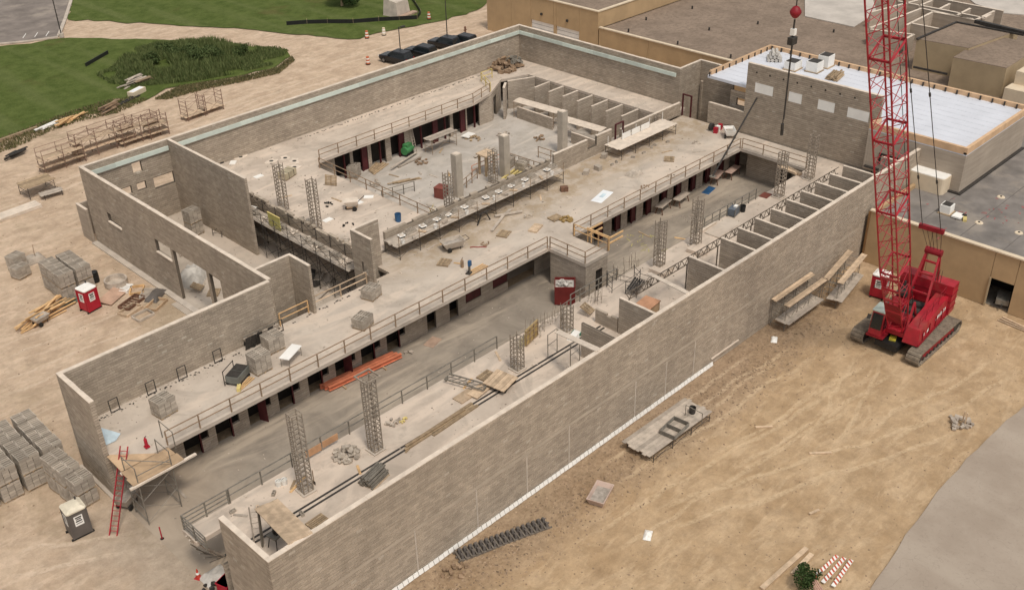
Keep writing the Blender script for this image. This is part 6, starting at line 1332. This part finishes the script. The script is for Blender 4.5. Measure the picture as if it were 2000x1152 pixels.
t = thing('guard_hoop', 'bent guard tube standing on the low board deck', 'guard tube', P(1352,818,.71)); MB().bar((0,-.8,0),(0,-.8,.9),.03).bar((0,-.8,.9),(0,.6,.9),.03).bar((0,.6,.9),(0,.6,0),.03).build('tube', m_steel, t)
bucket('dark mortar bucket on the low board deck', P(1352,806,.71), m_dark, .25, .5)
tub('pale pink mortar tub lying on the dirt beside the front wall', P(1172,974,0), .35, 2.0, 1.2, .6, .02, M('pale_tub', (.50,.38,.32), .7), m_mortar, False, handle=False)
m_frm = M('form_grey_brown', (.17,.145,.12), .85, .25, 3); a, b = P(890,1090,0), P(1072,1022,0); t = thing('joist_row', 'long dark ladder shaped row of form blocks lying below the front wall', 'form row', a, atan2((b-a).y,(b-a).x)); L = (b-a).length
for y in (-.42,0,.42): MB().box(0,y-.04,0,L,y+.04,.14).build('runner', m_frm, t)
cm = MB().box(-.05,-.5,.1,.05,.5,.24).mesh('cross_piece', m_frm); pk = MB().hexa([(-.09,-.16,.14),(.09,-.16,.14),(.09,.16,.14),(-.09,.16,.14)],[(-.06,-.1,.42),(.06,-.1,.42),(.06,.1,.42),(-.06,.1,.42)]).mesh('tooth', m_grey)
n_ = int(L/.36)
for i in range(n_):
    inst('cross_piece', cm, t, (.15+i*.36,0,0)); inst('tooth', pk, t, (.33+i*.36,.22,0)); inst('tooth', pk, t, (.33+i*.36,-.22,0))
for i, (px, py, rz, L) in enumerate(((1492,834,-.75,1.2),(1602,885,-.75,1.5),(1590,1000,-.3,.8))):
    boards('timber_offcut', ['short pale board lying alone on the dirt yard','long brown board lying in the crane tracks','brown offcut near the barricade boards'][i], 'timber', P(px,py,0), rz, [(0,0,.05,L,.16,.08,0)], m_wood)
for i, (px, py) in enumerate(((1265,1045),(1512,664),(1210,700))):
    tarp_pile(['crumpled white rag on the dirt yard','white bag on the clods near the plank scaffolds','pale scrap on the clods by the front wall'][i], P(px,py,0), .9, .5, .22, 20+i, m_white, .5, cat='rag', name='rag')
heap('stake_heap', 'heap of rubble with wooden stakes on the dirt near the road', 'rubble', P(1872,828,0), .9, 20, m_greyw, 61, .35, .3); t = boards('stake', 'wooden stakes standing in the rubble near the road', 'stakes', P(1884,830,.1), .2, [(0,0,.5,.1,.1,1.1,0),(.25,.2,.45,.1,.08,1.0,.3)], m_wood)
heap('scrap_pile', 'dark wood and metal scraps at the end of the form row', 'scrap pile', P(888,1115,0), .8, 14, m_rail, 62, .25, .24)
t = boards('plank_pair', 'two long pale planks lying at the shrub', 'planks', P(1545,1118,0), radians(-2), [(0,.45,.08,4.6,.3,.1,0),(1.0,-.1,.08,2.2,.3,.1,.06)], m_wood)
p = P(1620,1115,0); ms_ = M('stripe_red', (.50,.10,.05), .7)
for k in range(3):
    t = thing('barricade_board', ['striped barricade board nearest the shrub','striped barricade board in the middle of the pile','striped barricade board nearest the road'][k], 'barricade board', p+Vector((.1*k,-.5*k+.3,0)), radians(4*k-2))
    MB().box(-1.3,-.12,.12+.04*k,1.3,.12,.16+.04*k).build('board', m_white, t)
    for i in range(8): x = -1.15+i*.31; MB().add([(x,-.121,.165+.04*k),(x+.14,-.121,.165+.04*k),(x+.3,.121,.165+.04*k),(x+.16,.121,.165+.04*k)],[(0,1,2,3)]).build('stripe', ms_, t)
    MB().box(-.6,-.2,0,-.5,.2,.12+.04*k).build('cross_bar', m_pallet, t)
bundle('leg_bundle', 'pale barricade legs lying under the striped boards', 'barricade legs', 1590, 1148, 0, 2.4, 5, .06, M('leg_pink', (.55,.36,.28), .7), 1.0, wd=.9)
boards('timber_pile', 'thin boards on the dirt at the tan building wall', 'timber', P(1985,632,0), 1.4, [(0,k*.3,.04,2.4,.14,.06,.05*k) for k in range(3)], m_wood)

# ======================= SCATTERED CRUMBS =======================
cm_ = MB(); rc = random.Random(12)
def crumbs(n_, x0, x1, y0, y1, z, big=.1):
    for _ in range(n_):
        x, y = rc.uniform(x0,x1), rc.uniform(y0,y1); s = rc.choice((.02,.025,.03,.04,.05,big*.6)); cm_.cb((x,y,z+s*.25),(s*rc.uniform(1,2.4),s,s*.6),rc.uniform(0,3))
crumbs(420, 17, 68, 17.8, 26.8, D, .14); crumbs(120, .6, 16, 18, 23.4, D); crumbs(420, 27.5, 35.9, 28, 53.5, D, .14); crumbs(200, 37, 72.8, 50.6, 53.8, D); crumbs(120, 69.9, 73, 28.5, 53, D)
crumbs(420, 1, 70, 4.4, 9.6, D, .12); crumbs(350, 37, 66, 28, 47, .03, .14); crumbs(420, 1, 68, 10.5, 19, .03, .1); crumbs(400, 16.6, 24.8, 27, 53, .03, .14); crumbs(260, 16.4, 26, 26.2, 30, .03, .2)
for y in (23.3,): crumbs(160, .6, 16, 23.0, 23.65, D, .12)
struct(cm_.build('mortar_crumbs', M('crumbs', (.42,.36,.30), .95, .3, 2, island=.4)), 'stuff')
rb = random.Random(31)
for i in range(34):
    zone = rb.choice(((28,66,18,26,D,'far deck'),(28,35,29,46,D,'dusty deck of the second pod'),(38,60,30,46,.03,'second day room floor'),(2,26,6.5,9.3,D,'near deck'),(2,60,11.5,17,.03,'day room floor below the cell doors'))); mi = rb.randrange(4)
    x, y = rb.uniform(zone[0],zone[1]), rb.uniform(zone[2],zone[3])
    t = thing('loose_board', 'short %s board dropped on the %s' % (('tan','grey','brown','orange')[mi], zone[5]), 'board offcut', (x,y,zone[4]), rb.uniform(0,3), 'loose %s boards on the %s' % (('tan','grey','brown','orange')[mi], zone[5])); MB().box(-rb.uniform(.3,.9),-.08,0,rb.uniform(.3,.9),.08,.05).build('board_body', (m_wood,m_greyw,m_pallet,m_wood2)[mi], t)
# ======================= CRAWLER CRANE =======================
cr = thing('crawler_crane', 'red crawler crane with lattice boom parked on the dirt yard', 'crane', (52.4,-8.8,0))
o = Vector((52.4,-8.8,0)); m_trk = M('track_steel', (.23,.19,.145), .8, .3, 3); m_redd = M('dark_red', (.24,.012,.02), .5, .2, 2)
shoe = MB().box(-.13,-.52,-.04,.13,.52,.04).box(-.03,-.52,.04,.03,.52,.075).mesh('track_shoe', m_trk)
for y in (2.3,-2.3):
    L2, R = 3.1, .5; per = 4*L2+2*pi*R; n_ = 54
    for i in range(n_):
        s = i/n_*per
        if s < 2*L2: p, a = (-L2+s, 2*R), 0
        elif s < 2*L2+pi*R: th = (s-2*L2)/R; p, a = (L2+R*sin(th), R+R*cos(th)), th
        elif s < 4*L2+pi*R: p, a = (L2-(s-2*L2-pi*R), 0), pi
        else: th = (s-4*L2-pi*R)/R; p, a = (-L2-R*sin(th), R-R*cos(th)), pi+th
        q = inst('track_shoe', shoe, cr, (p[0], y, p[1]+.08)); q.rotation_euler = (0, a, 0)
    MB().box(-L2,y-.32,.22,L2,y+.32,.92).build('track_frame', m_redd, cr)
    for x in (-L2,L2): MB().bar((x,y-.36,.58),(x,y+.36,.58),.44,16).build('sprocket', m_dark, cr)
    for k in range(9): MB().bar((-2.4+k*.6,y-.38,.26),(-2.4+k*.6,y+.38,.26),.16,8).build('track_roller', m_dark, cr)
MB().box(-1.6,-1.9,.5,1.6,1.9,1.15).build('car_body', m_black, cr); MB().box(-3.4,-.9,.45,-1.7,.9,.95).build('front_weight', m_black, cr); MB().cb((-2.5,-.1,1.0),(.7,.5,.1),.3).build('yellow_chain', M('chain_yellow', (.5,.42,.05), .6), cr)
MB().lathe([(1.0,1.15),(1.0,1.4)],n=20).build('slew_ring', m_dark, cr)
lower_parts = {q.name for q in cr.children}
MB().box(-2.6,-1.5,1.4,3.6,1.5,1.75).build('upper_frame', m_red, cr)
# machinery house along the yard side
hs_ = MB().hexa([(-3.0,-1.95,1.3),(3.0,-1.95,1.3),(3.0,-.75,1.3),(-3.0,-.75,1.3)],[(-2.7,-1.85,2.55),(3.0,-1.85,3.0),(3.0,-.85,3.0),(-2.7,-.85,2.55)]).build('machinery_house', m_red, cr)
for k in range(4): MB().box(-2.2+k*1.25,-2.0,1.5,-2.16+k*1.25,-1.93,2.4).build('panel_seam', m_redd, hs_)
MB().box(-2.95,-2.03,1.28,3.0,-1.96,1.42).build('side_rail', m_redd, hs_)
for k, (hh_, ww) in enumerate(((.36,.14),(.30,.2),(.30,.16),(.34,.18),(.30,.2),(.34,.14),(.30,.2))):
    x = .25+k*.3; MB().add([(x,-1.945,2.0),(x+ww,-1.945,2.03),(x+ww+.08,-1.925,2.0+hh_),(x+.08,-1.925,1.98+hh_)],[(0,1,2,3)]).build('lettering', m_white, hs_)
for x in (-2.2,-1.4): MB().add([(x,-1.96,1.75),(x+.3,-1.96,1.8),(x+.34,-1.945,2.05),(x+.04,-1.945,2.0)],[(0,1,2,3)]).build('lettering', m_white, hs_)
MB().hexa([(-2.4,.8,1.4),(3.0,.8,1.4),(3.0,1.7,1.4),(-2.4,1.7,1.4)],[(-2.2,.85,2.3),(3.0,.85,2.8),(3.0,1.65,2.8),(-2.2,1.65,2.3)]).build('engine_cover', m_redd, cr)
# cab
cab = MB().hexa([(-3.5,.75,1.35),(-1.9,.75,1.35),(-1.9,1.75,1.35),(-3.5,1.75,1.35)],[(-3.2,.78,3.25),(-1.9,.78,3.25),(-1.9,1.72,3.25),(-3.2,1.72,3.25)]).build('cab', m_red, cr)
MB().hexa([(-3.52,.84,1.9),(-3.46,.84,1.9),(-3.46,1.66,1.9),(-3.52,1.66,1.9)],[(-3.27,.86,3.12),(-3.2,.86,3.12),(-3.2,1.64,3.12),(-3.27,1.64,3.12)]).build('windscreen', m_glass, cab)
MB().add([(-3.25,.735,1.75),(-2.1,.735,1.75),(-2.1,.765,3.1),(-3.05,.765,3.1)],[(0,1,2,3)]).build('side_window', m_glass, cab)
MB().box(-3.25,.72,3.26,-1.85,1.78,3.36).build('cab_roof', M('pale_green_glass', (.40,.46,.42), .3), cab); MB().bar((-3.5,1.9,2.6),(-3.3,1.9,2.9),.14,6).build('mirror', m_dark, cab)
MB().box(-3.6,.5,1.2,-1.9,1.85,1.34).build('cab_step', m_redd, cr)
# counterweight
cw = MB().box(2.7,-2.1,1.35,3.9,2.1,3.9).build('counterweight', m_red, cr)
for k in range(3): MB().box(2.66,-2.15,1.9+k*.62,3.94,2.15,1.94+k*.62).build('slab_joint', m_redd, cw)
for y in (-1.9,0,1.9): MB().box(3.9,y-.15,1.6,4.05,y+.15,3.6).build('rib', m_redd, cw)
# winches
for x in (-.6,.5,1.6): MB().bar((x,-.6,2.05),(x,.6,2.05),.34,14).build('winch_drum', m_dark, cr)
MB().box(-1.2,-.7,1.75,2.4,-.62,2.3).build('winch_frame', m_red, cr); MB().box(-1.2,.62,1.75,2.4,.7,2.3).build('winch_frame', m_red, cr)
for s_ in (-1,1):
    MB().beam((-2.5,s_*.72,1.75),(-1.3,s_*.62,3.9),.14,.2).build('boom_bracket', m_red, cr); MB().beam((-.2,s_*.62,1.75),(-1.3,s_*.62,3.9),.12,.14).build('boom_bracket', m_red, cr)
MB().box(-1.9,-.6,1.76,-.9,.6,2.5).build('hydraulic_tank', m_redd, cr); MB().box(.9,.75,2.8,2.4,1.6,3.1).build('exhaust_cover', m_dark, cr); MB().bar((1.4,1.2,3.1),(1.4,1.2,3.9),.08,8).build('exhaust', m_dark, cr)
for k in range(3): MB().bar((2.75,-1.0+.2*k,3.9),(2.75,-1.0+.2*k,5.0),.02,4).build('antenna', m_dark, cr)
MB().bar((-2.4,-1.6,3.4),(2.6,-1.6,3.85),.025,4).bar((-2.4,-1.6,2.9),(2.6,-1.6,3.4),.02,4).build('handrail', m_redd, cr)
for k in range(5): MB().bar((-2.4+k*1.25,-1.6,2.5+k*.1),(-2.4+k*1.25,-1.6,3.4+k*.11),.022,4).build('handrail_post', m_redd, cr)
# gantry
gt = Vector((2.9,0,6.2))
for s in (-1,1):
    MB().beam((.6,s*.85,1.75),gt+Vector((0,s*.5,0)),.16,.2).build('gantry_leg', m_red, cr); MB().beam((3.1,s*.85,1.75),gt+Vector((.05,s*.5,0)),.12,.16).build('gantry_leg', m_red, cr)
for f in (.35,.65,.85):
    q = Vector((.6,0,1.75)).lerp(gt, f); MB().beam(q+Vector((0,-.75+.25*f,0)),q+Vector((0,.75-.25*f,0)),.14,.14).build('gantry_rung', m_red, cr)
MB().bar(gt+Vector((0,-.65,.1)),gt+Vector((0,.65,.1)),.28,12).build('sheave_block', m_redd, cr)
# boom
ang = radians(64.8); u = Vector((-cos(ang),0,sin(ang))); nrm = Vector((sin(ang),0,cos(ang))); foot = Vector((-2.3,0,2.1)); BL_ = 55.8; hw = .78
def bp(s, a, b): return foot+u*s+nrm*a+Vector((0,b,0))
def wid(s): return (1.0*(.4+.6*min(1,s/6.)) if s < 47 else 1.0*max(.3,(BL_-s)/8)), .66*(1. if s > 7.5 else .85+.15*s/7.5)
sec = [0,7.5]+[7.5+k*6.6 for k in range(1,7)]+[BL_]
cor = ((-1,-1),(1,-1),(1,1),(-1,1))
for k in range(len(sec)-1):
    a, b = sec[k], sec[k+1]; wa, wb = wid(a), wid(b); mb = MB()
    for i, j in cor: mb.bar(bp(a,i*wa[0],j*wa[1]), bp(b,i*wb[0],j*wb[1]), .065, 6)
    bs = mb.build('boom_section', m_red, cr); n_ = 8; ln = (b-a)/n_
    for q in range(n_):
        s0, s1 = a+q*ln, a+(q+1)*ln; w0, w1 = wid(s0), wid(s1)
        for c in range(4):
            (i0,j0),(i1,j1) = cor[c], cor[(c+1)%4]
            if q % 2: (i0,j0),(i1,j1) = (i1,j1),(i0,j0)
            MB().bar(bp(s0,i0*w0[0],j0*w0[1]), bp(s1,i1*w1[0],j1*w1[1]), .027, 4).build('lacing_bar', m_red, bs)
    for s in (a, b-.12):
        w0 = wid(s)
        for c in range(4): (i0,j0),(i1,j1) = cor[c], cor[(c+1)%4]; MB().bar(bp(s,i0*w0[0],j0*w0[1]), bp(s,i1*w0[0],j1*w0[1]), .045, 4).build('frame_bar', m_red, bs)
    if k == 0:
        for f in (.35,.55,.75,.92):
            s = b*f; w0 = wid(s); MB().beam(bp(s,-w0[0],-w0[1]), bp(s,-w0[0],w0[1]), .12,.16).build('cross_plate', m_red, bs)
        MB().add([bp(1.0,-wid(1.)[0],-wid(1.)[1]),bp(1.0,-wid(1.)[0],wid(1.)[1]),bp(3.6,-wid(3.6)[0],wid(3.6)[1]),bp(3.6,-wid(3.6)[0],-wid(3.6)[1])],[(0,1,2,3)]).build('foot_plate', m_redd, bs)
tip = foot+u*BL_; MB().bar(tip+Vector((0,-.35,0)),tip+Vector((0,.35,0)),.5,16).build('tip_sheave', m_redd, cr)
# suspension: bail, reeving, pendants
dirv = (tip-gt).normalized(); bail = gt+dirv*3.3
MB().beam(bail+Vector((0,-.95,0)),bail+Vector((0,.95,0)),.3,.34).build('bail', m_redd, cr)
for y in (-.5,-.25,0,.25,.5): MB().bar(gt+Vector((0,y,.2)),bail+Vector((0,y*1.5,0)),.022,4).build('reeving_rope', m_dark, cr)
for y in (-.7,.7):
    MB().bar(bail+Vector((0,y,0)),tip+Vector((.3,y*.6,0)),.03,5).build('pendant', m_dark, cr)
    for f in (.12,.3): q = (bail+Vector((0,y,0))).lerp(tip+Vector((.3,y*.6,0)), f); MB().bar(q-dirv*.15,q+dirv*.15,.08,6).build('pendant_link', m_dark, cr)
MB().bar((.5,0,2.4),tip+Vector((.2,0,.4)),.025,4).build('hoist_rope', m_dark, cr)
SL = radians(4.5)
for q in cr.children:
    if q.name not in lower_parts: q.rotation_euler = (0,0,SL)
# hook
rot = Matrix.Rotation(SL, 3, 'Z'); tw = o+rot @ tip; dd = _ray(1554,24); nn = Vector((sin(SL),-cos(SL),0)); hb = CV+dd*((o-CV).dot(nn)/dd.dot(nn))
hk = thing('crane_hook', 'red ball hook and sling hanging from the crane boom', 'crane hook', (hb.x,hb.y,hb.z))
MB().bar((0,0,.3),(0,0,tw.z-hb.z-.1),.03,5).build('hoist_rope', m_dark, hk)
MB().lathe([(.03,.3),(.15,.24),(.26,.08),(.28,0),(.26,-.08),(.15,-.24),(.05,-.3)],n=16).build('ball', m_redd, hk, smooth=True)
MB().bar((0,0,-.36),(0,0,-1.2),.05,6).build('shackle_rod', m_dark, hk); MB().box(-.22,-.14,-1.55,.22,.14,-1.2).build('hook_block', m_dark, hk); MB().box(-.1,-.12,-1.1,.1,.12,-.8).build('swivel', m_white, hk)
MB().bar((0,0,-1.55),(.02,0,-5.6),.025,5).bar((.08,0,-1.55),(.1,0,-5.4),.02,5).build('sling', m_dark, hk); MB().bar((0,0,-5.6),(.04,0,-6.2),.09,6).build('sling_hook', m_dark, hk)
